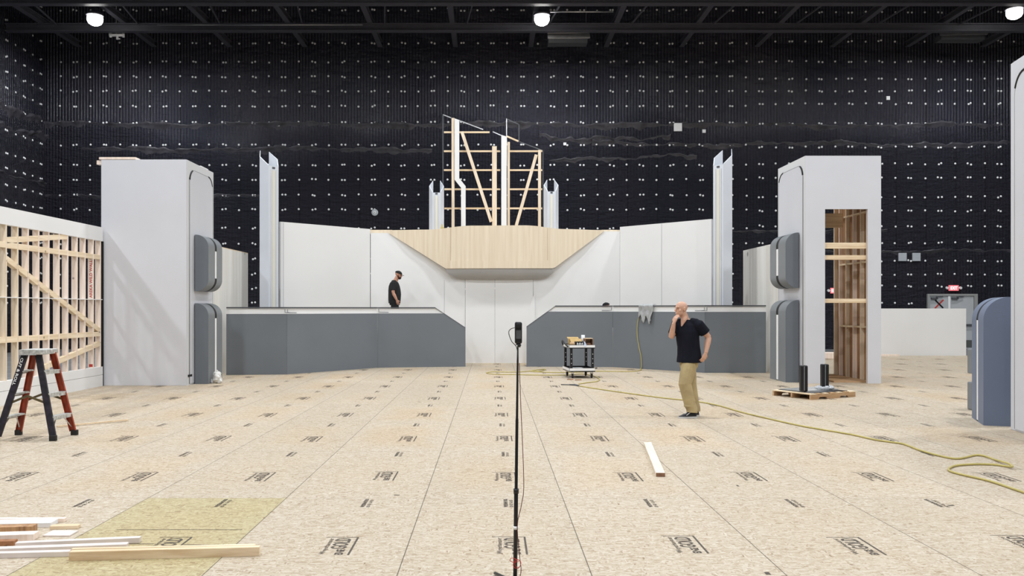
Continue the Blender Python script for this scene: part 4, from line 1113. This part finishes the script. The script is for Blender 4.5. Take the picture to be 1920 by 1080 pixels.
# ================================================================ PROPS
# ---- twin step ladder
lad = thing('step_ladder', 'worn double-sided step ladder with black and orange rails on the left', 'ladder', (-5.89, 10.97, 0))
LZt = 1.15
rails = {'fl': ((-6.27, 10.72, 0), (-5.985, 10.87, LZt-.05)), 'bl': ((-6.26, 11.22, 0), (-5.97, 11.08, LZt-.05)),
         'fr': ((-5.545, 10.72, 0), (-5.82, 10.87, LZt-.05)), 'br': ((-5.52, 11.22, 0), (-5.74, 11.10, LZt-.05))}
rl = {}
for k, (a, b_) in rails.items():
    a = Vector(a); b_ = Vector(b_); d = (b_-a).normalized()
    m = MB(); w = .075
    up_ = Vector((1, 0, 0))
    m.bar(a+d*.06, b_, .008, w, up_)
    s = 1 if k[0] == 'f' else -1
    for e in (-1, 1):
        sd = d.cross(up_).normalized(); uu = sd.cross(d)
        m.bar(a+d*.06+uu*e*w/2+sd*0+V3((0, s*.014, 0)), b_+uu*e*w/2+V3((0, s*.014, 0)), .03, .006, up_)
    rl[k] = (a, b_)
    o = m.build('rail', LADBLACK if k[0] == 'f' else ORANGE, lad, bevel=.002); o['label'] = 'black fibreglass rail with paint spatter' if k[0] == 'f' else 'orange fibreglass rail'
    if k == 'fl':
        dd = (a-b_).normalized(); rt_ = dd; 
        m = MB(); u_ = Vector((dd.z, 0, -dd.x)); u_ = -u_ if u_.x < 0 else u_
        put_text(m, text_mesh('CUT & ROLL', .02), b_+dd*.06-u_*.018+V3((0, -.0215, 0)), dd, u_, .36, .036); q = m.build('lettering', PLATEW, o, fix=False); q['label'] = 'white hand lettering'
    m = MB(); m.box(a+V3((0, 0, .035))+d*.0, (.085, .055, .07)); m.build('rubber_foot', RUBBER, lad, bevel=.008)
m = MB(); m.mm((-6.02, 10.80, LZt-.065), (-5.70, 11.15, LZt)); o = m.build('top_cap', ALU, lad, bevel=.01)
m = MB(); m.mm((-6.025, 10.792, LZt-.07), (-5.80, 10.80, LZt-.002)); m.build('cap_skirt', ALU, lad)
for side in ('l', 'r'):
    fa, fb = rl['f'+side]; ba, bb = rl['b'+side]
    for zz in (.29, .58, .87):
        s_ = zz/(LZt-.05); p = fa.lerp(fb, s_); q = ba.lerp(bb, s_)
        m = MB(); m.bar(p+V3((0, .012, 0)), q-V3((0, .012, 0)), .085, .022); m.bar(p+V3((.04 if side == 'r' else -.04, .012, -.018)), q+V3((.04 if side == 'r' else -.04, -.012, -.018)), .006, .045); m.build('step', ALU, lad)
    p = fa.lerp(fb, .26); q = ba.lerp(bb, .26)
    m = MB(); m.bar(p.lerp(q, .35), fa.lerp(fb, .10)+V3((0, .02, 0)), .016, .005); m.bar(p.lerp(q, .65), ba.lerp(bb, .10)-V3((0, .02, 0)), .016, .005); m.build('foot_brace', STEEL, lad)
m = MB()
for yy, k0, k1 in ((10.80, 'fl', 'fr'), (11.17, 'bl', 'br')):
    a0, b0 = rl[k0]; a1, b1 = rl[k1]
    p = a0.lerp(b0, .42); q = a1.lerp(b1, .42); c = (p+q)/2+V3((0, 0, .10))
    mm_ = MB(); mm_.bar(p+V3((0, .02, 0)), c, .01, .028); mm_.bar(c, q+V3((0, .02, 0)), .01, .028); o = mm_.build('spreader', paint('spreader%d' % int(yy*100), (.13, .10, .05, 1), .5, .2, 12, metal=.4), lad)
m.bm.free()
# ---- flat tape roll like offcut under ladder
tag(MB().bar((-6.1, 11.9, .02), (-5.4, 12.6, .02), .03, .02).build('lath_strip', PINEX), 'thin dark lath lying on the floor behind the step ladder', 'timber')

# ---- camera on a pole
pb = Vector((xa(965.5, 5.0), 5.0, 0)); ptop = at(971, 648, 5.0)
cs = thing('camera_pole', 'slim black pole stand with small black camera in the centre foreground', 'camera stand', pb)
P_ = lambda s: pb.lerp(ptop, s)
m = MB(); m.tube([P_(.02), P_(.40), P_(.405), P_(.70), P_(.705), P_(.93), P_(1)], [.0125, .0125, .0095, .009, .0075, .006, .0045], 12); m.build('pole', BLACKP, cs)
m = MB(); m.cyl(P_(.012), P_(.055), .021, 14); m.cyl(P_(.40), P_(.42), .016, 12); m.build('collar', BLACKP, cs)
for k in range(3):
    a = math.radians(90+120*k+20); e = pb+V3((math.cos(a)*.34, math.sin(a)*.34, .012))
    m = MB(); m.tube([P_(.04), pb.lerp(e, .5)+V3((0, 0, .03)), e], [.010, .009, .010], 8); m.build('leg', BLACKP, cs)
m = MB(); m.cyl(P_(.255)+V3((0, 0, 0)), P_(.268), .0155, 12); o = m.build('tape_band', PLATEW, cs); o['label'] = 'white tape band'
cc = at(972, 624, 5.0)
m = MB(); m.box(cc, (.043, .032, .13)); m.build('camera_body', BLACKP, cs, bevel=.011, segs=3)
m = MB(); m.cyl(cc+V3((0, -.016, .042)), cc+V3((0, -.026, .042)), .014, 16); m.build('lens', BLACK, cs, bevel=.004)
m = MB(); m.box(cc+V3((0, -.0165, -.01)), (.030, .002, .05)); m.build('screen', CAPG, cs)
m = MB(); m.tube([cc+V3((0, 0, -.064)), cc+V3((0, 0, -.072)), cc+V3((0, 0, -.078)), ptop], [.012, .017, .014, .008], 14); m.build('mount', BLACKP, cs)
m = MB(); m.tube(smooth_path([cc+V3((-.022, 0, .03)), cc+V3((-.045, 0, .022)), cc+V3((-.057, 0, .0)), cc+V3((-.04, 0, -.05)), ptop+V3((-.01, 0, -.005)), ptop+V3((.0, -.012, -.05))]), .0022, 6); m.build('cable', BLACKP, cs)
m = MB(); m.tube(smooth_path([P_(.93)+V3((.01, -.008, 0)), P_(.8)+V3((.018, -.006, 0)), at(982, 900, 4.98), at(978, 945, 4.98), at(970, 985, 4.98), at(974, 1040, 4.97), at(977, 1070, 4.96), at(972, 1090, 4.95)]), .0022, 6); o = m.build('cable', paint('dark_red_cable', (.10, .012, .012, 1), .5), cs); o['label'] = 'thin dark red cable hanging along the pole'
m = MB()
cw = at(969.5, 1057, 4.965)
m.tube([cw+V3((.022*math.cos(a)+.002*math.sin(3*a), -.004-.003*math.sin(2*a), .027*math.sin(a))) for a in [2*PI*i/24 for i in range(24)]], .0018, 6, closed=True)
m.tube([cw+V3((.004+.017*math.cos(a), -.006, .002+.022*math.sin(a))) for a in [2*PI*i/20 for i in range(20)]], .0018, 6, closed=True)
m.tube(smooth_path([cw+V3((0, -.005, .025)), cw+V3((-.03, -.004, .035)), cw+V3((-.042, -.004, .02)), cw+V3((-.02, -.005, .01)), cw+V3((.01, -.007, .016))]), .0018, 6)
o = m.build('wire_coil', REDWIRE, cs); o['label'] = 'small red coil of wire'

# ---- tool cart
ang = math.radians(8.5)
f0 = Vector((1.86, 20.33, 0))
Mc = Matrix.Translation(f0) @ Matrix.Rotation(ang*-0.6, 4, 'Z')
cart = thing('tool_cart', 'two-shelf black and white utility cart in front of the right counter', 'cart', Mc @ Vector((.31, .42, 0)))
sh_ = .16                                     # plan shear replaced by a real yaw of the cart
Mc = Matrix.Translation(f0) @ Matrix.Rotation(math.radians(5.5), 4, 'Z')
W, Dp = .63, .86
for nm, z0_, z1_ in (('lower_tray', .155, .245), ('top_tray', .715, .80)):
    m = MB(Mc); m.mm((0, 0, z0_+.03), (W, Dp, z0_+.05)); 
    for q in (((0, 0, z0_), (W, .02, z1_)), ((0, Dp-.02, z0_), (W, Dp, z1_)), ((0, .021, z0_), (.02, Dp-.021, z1_)), ((W-.02, .021, z0_), (W, Dp-.021, z1_))): m.mm(*q)
    o = m.build(nm, BLACKP, cart)
    m = MB(Mc)
    m.mm((.005, -.006, z0_+.025), (W-.005, -.001, z1_-.004)); m.mm((-.006, .005, z0_+.025), (-.001, Dp-.005, z1_-.004)); q = m.build('white_edging', PLATEW, o); q['label'] = 'white lettered edging strip'
for x, y in ((.025, .02), (W-.085, .02), (.025, Dp-.08), (W-.085, Dp-.08)):
    m = MB(Mc); m.mm((x, y, .246), (x+.06, y+.012, .714)); m.mm((x, y+.012, .246), (x+.012, y+.06, .714)); o = m.build('post', BLACKP, cart, bevel=.003)
    m = MB(Mc)
    for z in (.36, .47, .58): m.cyl((x+.03, y-.006, z), (x+.03, y, z), .009, 8)
    q = m.build('bolts', PLATEW, o)
for i, (x, y) in enumerate(((.09, .08), (W-.07, .08), (.09, Dp-.09), (W-.07, Dp-.09))):
    m = MB(Mc); m.cyl((x-.018, y, .055), (x+.018, y, .055), .055, 18); o = m.build('wheel', RUBBER, cart, bevel=.006)
    m = MB(Mc); m.mm((x-.03, y-.02, .05), (x-.024, y+.02, .13)); m.mm((x+.024, y-.02, .05), (x+.03, y+.02, .13)); m.mm((x-.03, y-.025, .131), (x+.03, y+.025, .152)); m.build('fork', STEEL, o)
m = MB(Mc); m.tube(smooth_path([(-.005, .08, .76), (-.05, .12, .79), (-.09, .3, .88), (-.07, .5, .90), (-.05, .7, .85), (-.005, .78, .76)]), .018, 10); m.build('handle', BLACKP, cart)
m = MB(Mc); m.tube([(W+.004, .5, .2), (W+.16, .5, .21)], .014, 8); m.build('lower_hook', BLACKP, cart)
zt2 = .767
def cbox(name, lo, hi, mat, label, cat, bev=.004):
    m = MB(Mc); m.mm(lo, hi); o = m.build(name, mat, bevel=bev); return tag(o, label, cat)
t = thing('cardboard_box', 'open yellow cardboard box on the tool cart', 'box', Mc @ Vector((.25, .5, zt2)))
m = MB(Mc); m.mm((.08, .36, zt2), (.36, .38, zt2+.16)); m.mm((.08, .62, zt2), (.36, .64, zt2+.16)); m.mm((.08, .381, zt2), (.1, .619, zt2+.16)); m.mm((.34, .381, zt2), (.36, .619, zt2+.16)); m.mm((.1, .381, zt2), (.34, .619, zt2+.02)); m.build('box_body', CARD, t)
m = MB(Mc); m.bar((.22, .37, zt2+.17), (.22, .25, zt2+.10), .28, .006); m.bar((.22, .63, zt2+.165), (.22, .76, zt2+.2), .28, .006); m.build('flap', CARD, t)
t = thing('bottle_rack', 'dark rack of small white jars at the front of the tool cart', 'rack', Mc @ Vector((.28, .16, zt2)))
m = MB(Mc); m.mm((.19, .08, zt2), (.37, .24, zt2+.012)); m.mm((.19, .08, zt2+.10), (.37, .24, zt2+.112)); m.mm((.19, .23, zt2+.012), (.37, .24, zt2+.10)); m.mm((.186, .08, zt2), (.19, .24, zt2+.112)); m.mm((.37, .08, zt2), (.374, .24, zt2+.112)); m.build('frame', BLACKP, t)
for i in range(3):
    for z in (.013, ):
        m = MB(Mc); x = .22+i*.06; m.tube([(x, .11, zt2+z), (x, .11, zt2+z+.055), (x, .11, zt2+z+.06), (x, .11, zt2+z+.078)], [.024, .024, .017, .017], 14)
        o = m.build('jar', PIN); tag(o, 'small white jar, %s of three in the dark rack on the tool cart' % ('left', 'middle', 'right')[i], 'jar', 'white jars in the cart rack')
t = thing('paper_bag', 'crumpled tan paper bag at the left front of the tool cart', 'bag', Mc @ Vector((.09, .18, zt2)))
m = MB(Mc)
for k in range(6): m.ell((.085+.015*(k % 3)+.01*k/3, .13+.05*(k//3)+.02, zt2+.048+.012*(k % 2)), (.05, .055, .044))
remeshed(m, 'bag_body', paint('tan_paper', (.55, .36, .20, 1), .8, .2, 14, bmp=.6), t, .008, 1)
t = thing('wooden_crate', 'brown open-front wooden crate at the right of the tool cart', 'crate', Mc @ Vector((.50, .22, zt2)))
m = MB(Mc); m.mm((.41, .34, zt2), (.60, .355, zt2+.19)); m.mm((.41, .10, zt2), (.60, .339, zt2+.012)); m.mm((.41, .10, zt2+.178), (.60, .339, zt2+.19)); m.build('shell', PINEX, t)
m = MB(Mc); m.mm((.585, .10, zt2+.013), (.60, .339, zt2+.177)); m.mm((.41, .10, zt2+.013), (.42, .339, zt2+.177)); m.build('side', COPPER, t)
m = MB(Mc); m.mm((.421, .12, zt2+.013), (.584, .3, zt2+.035)); m.mm((.45, .15, zt2+.036), (.55, .25, zt2+.08)); m.build('contents', COPPER, t)
m = MB(Mc); m.tube([(.43, .47, zt2), (.43, .47, zt2+.26)], [.045, .045], 18); tag(m.build('paper_roll', PAPER), 'white upright paper roll behind the brown crate on the tool cart', 'paper roll')
m = MB(Mc); m.prism([Vector(p) for p in ((.36, -.004, zt2+.05), (.43, .06, zt2+.04), (.40, .08, zt2+.10), (.36, .03, zt2+.13))], (.004, .004, 0)); m.bar((.385, .02, zt2+.045), (.405, -.012, zt2-.01), .08, .004); tag(m.build('paper_sheet', paint('blue_paper', (.55, .62, .76, 1), .7)), 'creased pale blue sheet hanging over the cart edge', 'paper')
m = MB(Mc); m.mm((.15, .25, .206), (.42, .6, .222)); tag(m.build('paper_stack', PAPER), 'flat white papers on the lower shelf of the tool cart', 'paper')

# ---- yellow air hose on the floor
def G(x, y, z=.012): v = gp(x, y); v.z = z; return v
hp = [G(1935, 931), G(1900, 919), G(1855, 904), G(1810, 893.5), G(1784, 886.5), G(1779, 881), G(1793, 875), G(1825, 872.5), G(1860, 873), G(1884, 876), G(1898, 880.5, .03), G(1890, 876, .04), G(1866, 864), G(1846, 857), G(1828, 855.5), G(1795, 862), G(1760, 856), G(1725, 846), G(1695, 834.5), G(1670, 830.5), G(1640, 826), G(1600, 817), G(1560, 810), G(1500, 799.5), G(1440, 786), G(1390, 774), G(1345, 761), G(1300, 753), G(1250, 748), G(1200, 741.5), G(1150, 734.5), G(1110, 728.5), G(1086, 724.5)]
ah = thing('air_hose', 'yellow air hose winding from the tool cart across the floor to the right edge', 'hose', gp(1500, 800))
m = MB(); m.tube(smooth_path(hp, 6), .0115, 8); m.build('hose', HOSE, ah)
m = MB(); m.tube([G(1086, 724.5), G(1078, 723), G(1068, 722.5)], [.018, .022, .016], 10); m.tube([G(1068, 722.5), G(1052, 722)], .010, 8); m.build('coupling', CAPG, ah)
hp2 = [G(1085, 721), G(1100, 718.5), G(1117, 716.5), G(1124, 713.5), G(1121, 709.5), G(1108, 704.5), G(1090, 702), G(1060, 704), G(1010, 704), G(960, 703), G(928, 702.5), G(912, 700), G(925, 698), G(955, 698.5), G(985, 697.5), G(1005, 694.5), G(1022, 693), G(1015, 696.5), G(995, 697), G(1030, 699), G(1075, 699), G(1125, 697), G(1165, 697.5), G(1190, 697), G(1202, 694.5)]
def on_face(px, off, z=None, y=None):      # point on the right counter's angled leg seen at px, moved off towards the camera
    a, b_ = hB, hC; k = (px-CX)/F
    u_ = (k*a.y-a.x)/((b_.x-a.x)-k*(b_.y-a.y)); p = a.lerp(b_, u_); d = (b_-a).normalized(); nr = Vector((d.y, -d.x, 0)); nr = -nr if nr.y > 0 else nr
    p = p+nr*off; p.z = z if z is not None else za(y, p.y); return p

fz = lambda x, y, d: at(x, y, d)
hp2 += [on_face(1204, .07, .012), on_face(1204, .03, .06), on_face(1203, .025, None, 670), on_face(1199, .025, None, 650), on_face(1196, .025, None, 630), on_face(1196, .025, None, 610), on_face(1199, .025, None, 592), on_face(1201, .025, 1.70), on_face(1202, .02, 1.765), on_face(1203, -.04, 1.79), on_face(1203, -.11, 1.775), on_face(1204, -.13, 1.7), on_face(1204, -.13, 1.3)]
h2 = thing('air_hose', 'yellow hose hanging over the right counter and looping on the floor by the cart', 'hose', gp(1203, 690))
m = MB(); m.tube(smooth_path(hp2, 6), .0115, 8); m.build('hose', HOSE, h2)
for i, (x, y, l) in enumerate(((1069, 712, 'left'), (1084, 713, 'right'))):
    m = MB(); v = gp(x, y); m.box((v.x, v.y, .008), (.15, .05, .016), Matrix.Rotation(.2*i, 4, 'Z')); tag(m.build('wood_shim', BARK), 'small dark %s offcut on the floor in front of the tool cart' % l, 'offcut')

# ---- grey towel over the counter edge
tw = thing('towel', 'crumpled grey towel hanging over the edge of the right counter', 'towel', at(1211, 606, 23.45))
m = MB(); rings = []
ny = 26; nx = 26; ztw = 1.765
fd = (hC-hB).normalized(); fn = Vector((fd.y, -fd.x, 0)); fn = -fn if fn.y > 0 else fn
fc = on_face(1211, 0, 0)
for j in range(ny+1):
    s = j/ny; rr_ = []
    for i in range(nx+1):
        u_ = i/nx-.5
        wid = .46*(1-.25*max(0, s-.5))
        a_l = -(u_*wid+.03*math.sin(s*5))-.03*s     # along the face, growing to the right of the photo
        fold = .030*math.sin(u_*24+s*3)+.016*math.sin(u_*43+1+s*6)
        if s < .2: off = -.16+s/.2*.19; z = ztw+.014+abs(fold)*.5
        else: off = .030+abs(fold)*1.1+.01*math.sin(s*9); z = ztw+.01-(s-.2)*(.50+.13*math.cos((u_+.12)*13)+.10*u_)
        rr_.append(fc+fd*a_l+fn*off+V3((0, 0, z)))
    rings.append(rr_)
m.loft(rings, closed=False); o = m.build('cloth', CLOTH, tw)
sm = o.modifiers.new('t', 'SOLIDIFY'); sm.thickness = .008; sm.offset = 0

# ---- pallet with two black posts
pf, plf, prt = gp(1520.6, 750), gp(1451.5, 742.6), gp(1604, 744)
ux = (prt-pf).normalized(); a_ = math.atan2(ux.y, ux.x)
Mpal = Matrix.Translation(pf) @ Matrix.Rotation(a_, 4, 'Z')
PWd, PDp = (prt-pf).length, .92
pal = thing('wooden_pallet', 'wooden pallet lying on the floor in front of the right tower', 'pallet', Mpal @ Vector((PWd/2, PDp/2, 0)), a_)
for i in range(3):
    y = (0, PDp/2-.019, PDp-.038)[i]
    notch = [(0, 0), (.20, 0), (.22, .035), (.25, .04), (.38, .04), (.41, .035), (.43, 0), (PWd-.43, 0), (PWd-.41, .035), (PWd-.38, .04), (PWd-.25, .04), (PWd-.22, .035), (PWd-.20, 0), (PWd, 0), (PWd, .09), (0, .09)]
    m = MB(Mpal); m.prism([Vector((x, y, z+.0)) for x, z in notch], (0, .038, 0)); m.build('stringer', PALLET, pal)
n = 7
for i in range(n):
    w_ = .14 if i in (0, n-1) else .095; x = (PWd-w_)*i/(n-1)
    m = MB(Mpal); m.mm((x, -.004, .091), (x+w_, PDp+.004, .110)); m.build('deck_board', PALLET if i % 2 else PINEY, pal, bevel=.002)
m = MB(Mpal); m.mm((.10, .08, .111), (PWd-.12, PDp-.05, .119)); o = m.build('black_sheet', paint('black_sheet', (.05, .05, .055, 1), .25, .3, 5)); tag(o, 'glossy black sheet lying on the wooden pallet', 'sheet')
m = MB(Mpal); m.mm((.16, .30, .1195), (PWd-.05, PDp-.02, .1255)); o = m.build('metal_plate', paint('bright_plate', (.62, .62, .60, 1), .25, .1, 3, metal=.5)); tag(o, 'pale metal plate on the black sheet on the pallet', 'plate')
for i, (px, pyb, pyt) in enumerate(((1506.5, 731, 685), (1546, 726, 682.5))):
    dd = 15.85+.45*i; b0 = Vector((xa(px, dd), dd, .126)); tz = za(pyt, dd); w = 14.2/F*dd
    t = thing('black_post', ('left black rounded post standing upright on the pallet', 'right black rounded post on the pallet with film round its base')[i], 'post', b0)
    for s in (-1, 1):
        m = MB(); rr = w*.25; pts = []
        m.box(b0+V3((s*w*.245, 0, (tz-b0.z)/2)), (w*.47, w*.75, tz-b0.z)); m.build('half_shell', BLACKP, t, bevel=.022, segs=3)
    m = MB(); m.box(b0+V3((0, 0, (tz-b0.z)/2)), (.01, w*.6, tz-b0.z-.04)); o = m.build('seam_strip', PLATEG, t)
dd = 16.05
t = thing('plastic_film', 'crumpled clear film around the foot of the right black post', 'film', (xa(1548, 16.3), 16.1, .126))
m = MB(); rnd = random.Random(5)
for k in range(12):
    a = 2*PI*k/12; m.ell((xa(1546, 16.3)+.13*math.cos(a)*rnd.uniform(.8, 1.1), 16.3+.12*math.sin(a), .126+.03), (.05, .04, rnd.uniform(.022, .05)))
remeshed(m, 'film', FILM, t, .009, 1)

# ---- crumpled plastic bag at the foot of the left tower
g = gp(408.5, 718.5)
t = thing('plastic_bag', 'crumpled white plastic bag on the floor at the foot of the left tower', 'bag', g)
m = MB(); rnd = random.Random(9)
for k in range(26):
    a = rnd.uniform(0, 6.28); zz = rnd.uniform(.04, .22); r_ = rnd.uniform(.02, .105)*(1-zz*2)
    m.ell(g+V3((r_*math.cos(a), r_*math.sin(a), zz)), (rnd.uniform(.035, .075), rnd.uniform(.02, .06), rnd.uniform(.03, .075)), Matrix.Rotation(a, 4, 'X') @ Matrix.Rotation(a*2, 4, 'Y'))
m.tube([g+V3((.02, .0, .18)), g+V3((.0, .0, .25)), g+V3((-.02, -.01, .30))], [.05, .02, .012], 8)
remeshed(m, 'bag', paint('bag_plastic', (.70, .69, .66, 1), .35, .12, 20, bmp=.7, bscale=35), t, .011, 0)
m = MB(); m.ell(g+V3((-.12, -.03, .03)), (.03, .03, .03)); m.ell(g+V3((-.13, -.02, .07)), (.02, .02, .03)); tag(remeshed(m, 'film_scrap', FILM, thing('plastic_scrap', 'small scrap of white plastic beside the crumpled bag', 'scrap', g+V3((-.12, -.03, 0))), .008, 0))

# ---- timber on the floor
def board(p0, p1, w, h, z, mat, label, name='timber_board', cat='timber', bev=.003):
    """p0,p1 pixel ends of the near bottom edge on the floor; w depth, h height"""
    a = gp(*p0); b_ = gp(*p1); d = (b_-a).normalized(); nr = Vector((-d.y, d.x, 0))
    if nr.y < 0: nr = -nr
    m = MB(); m.bar(a+nr*w/2+V3((0, 0, z+h/2)), b_+nr*w/2+V3((0, 0, z+h/2)), w, h)
    return tag(m.build(name, mat, bevel=bev), label, cat)
board((129, 1052.5), (486, 1043), .05, .062, 0, PINEX, 'thickest pine batten in front of the timber pile on the greenish board')
board((133, 1042), (478, 1034), .035, .045, .0, PINEX, 'thin pine batten lying just behind the thickest pine batten')
board((-60, 1049), (129, 1044), .05, .036, 0, PINKWD, 'white batten at the near left edge of the timber pile')
board((-60, 1041), (237, 1030), .06, .036, 0, PINKWD, 'longer white lath second from the front of the timber pile')
board((28, 1029), (262, 1018.5), .05, .040, 0, PINKWD, 'white lath angled out at the right of the timber pile')
board((-40, 1025), (26, 1023.5), .06, .034, 0.0, BARK, 'reddish brown bark-edged offcut at the left of the timber pile')
board((-60, 1018), (63, 1014), .10, .048, 0, PINEP, 'pale plank at the left behind the bark-edged offcut')
board((-60, 1003), (61, 999.5), .09, .050, .0, PINED, 'brown plank with slanted end at the left of the pile')
board((80, 1006.5), (130, 1006.5), .14, .012, 0, PINKWD, 'flat pinkish square offcut at the right end of the timber pile')
board((93, 993), (146, 992), .06, .026, 0, PINEX, 'short pine offcut behind the flat pinkish offcut')
board((-60, 992), (95, 989), .13, .036, 0.0, WHITE, 'wide white painted board at the back of the timber pile')
board((-60, 980.5), (120, 979.5), .05, .03, 0, PINEP, 'pale batten farthest back in the timber pile')
na, nb_ = gp(1238.5, 894), gp(1214, 835)
m = MB(); m.bar(na+V3((0, 0, .020)), nb_+V3((0, 0, .020)), .09, .04); o = m.build('timber_board', wood('pale_stud', S(244, 232, 214), S(226, 208, 182), 'Y'), bevel=.003); tag(o, 'single pale stud lying alone on the floor in front of the bald person', 'timber')
dv = (na-nb_).normalized()
m = MB(); m.bar(na+V3((0, 0, .020))+dv*.0005, na+V3((0, 0, .020))+dv*.002, .088, .038); q = m.build('cut_end', COPPER, o); q['label'] = 'brown sawn end'

# ================================================================ CAMERA, WORLD, COLOUR
cam = bpy.data.cameras.new('camera'); co = bpy.data.objects.new('camera', cam); C.objects.link(co)
co.location = (0, 0, H); co.rotation_euler = (PI/2, 0, 0)
cam.sensor_fit = 'HORIZONTAL'; cam.sensor_width = 36; cam.lens = 36*F/1920
cam.shift_x = (960-CX)/1920; cam.shift_y = (CY-540)/1920
cam.clip_start = .05; cam.clip_end = 200
bpy.context.scene.camera = co
w = bpy.data.worlds.new('world'); bpy.context.scene.world = w; w.use_nodes = True
w.node_tree.nodes['Background'].inputs[0].default_value = (0, 0, 0, 1)
vs = bpy.context.scene.view_settings
vs.view_transform = 'Standard'; vs.look = 'None'; vs.gamma = 1; vs.exposure = 0.0; vs.use_curve_mapping = False
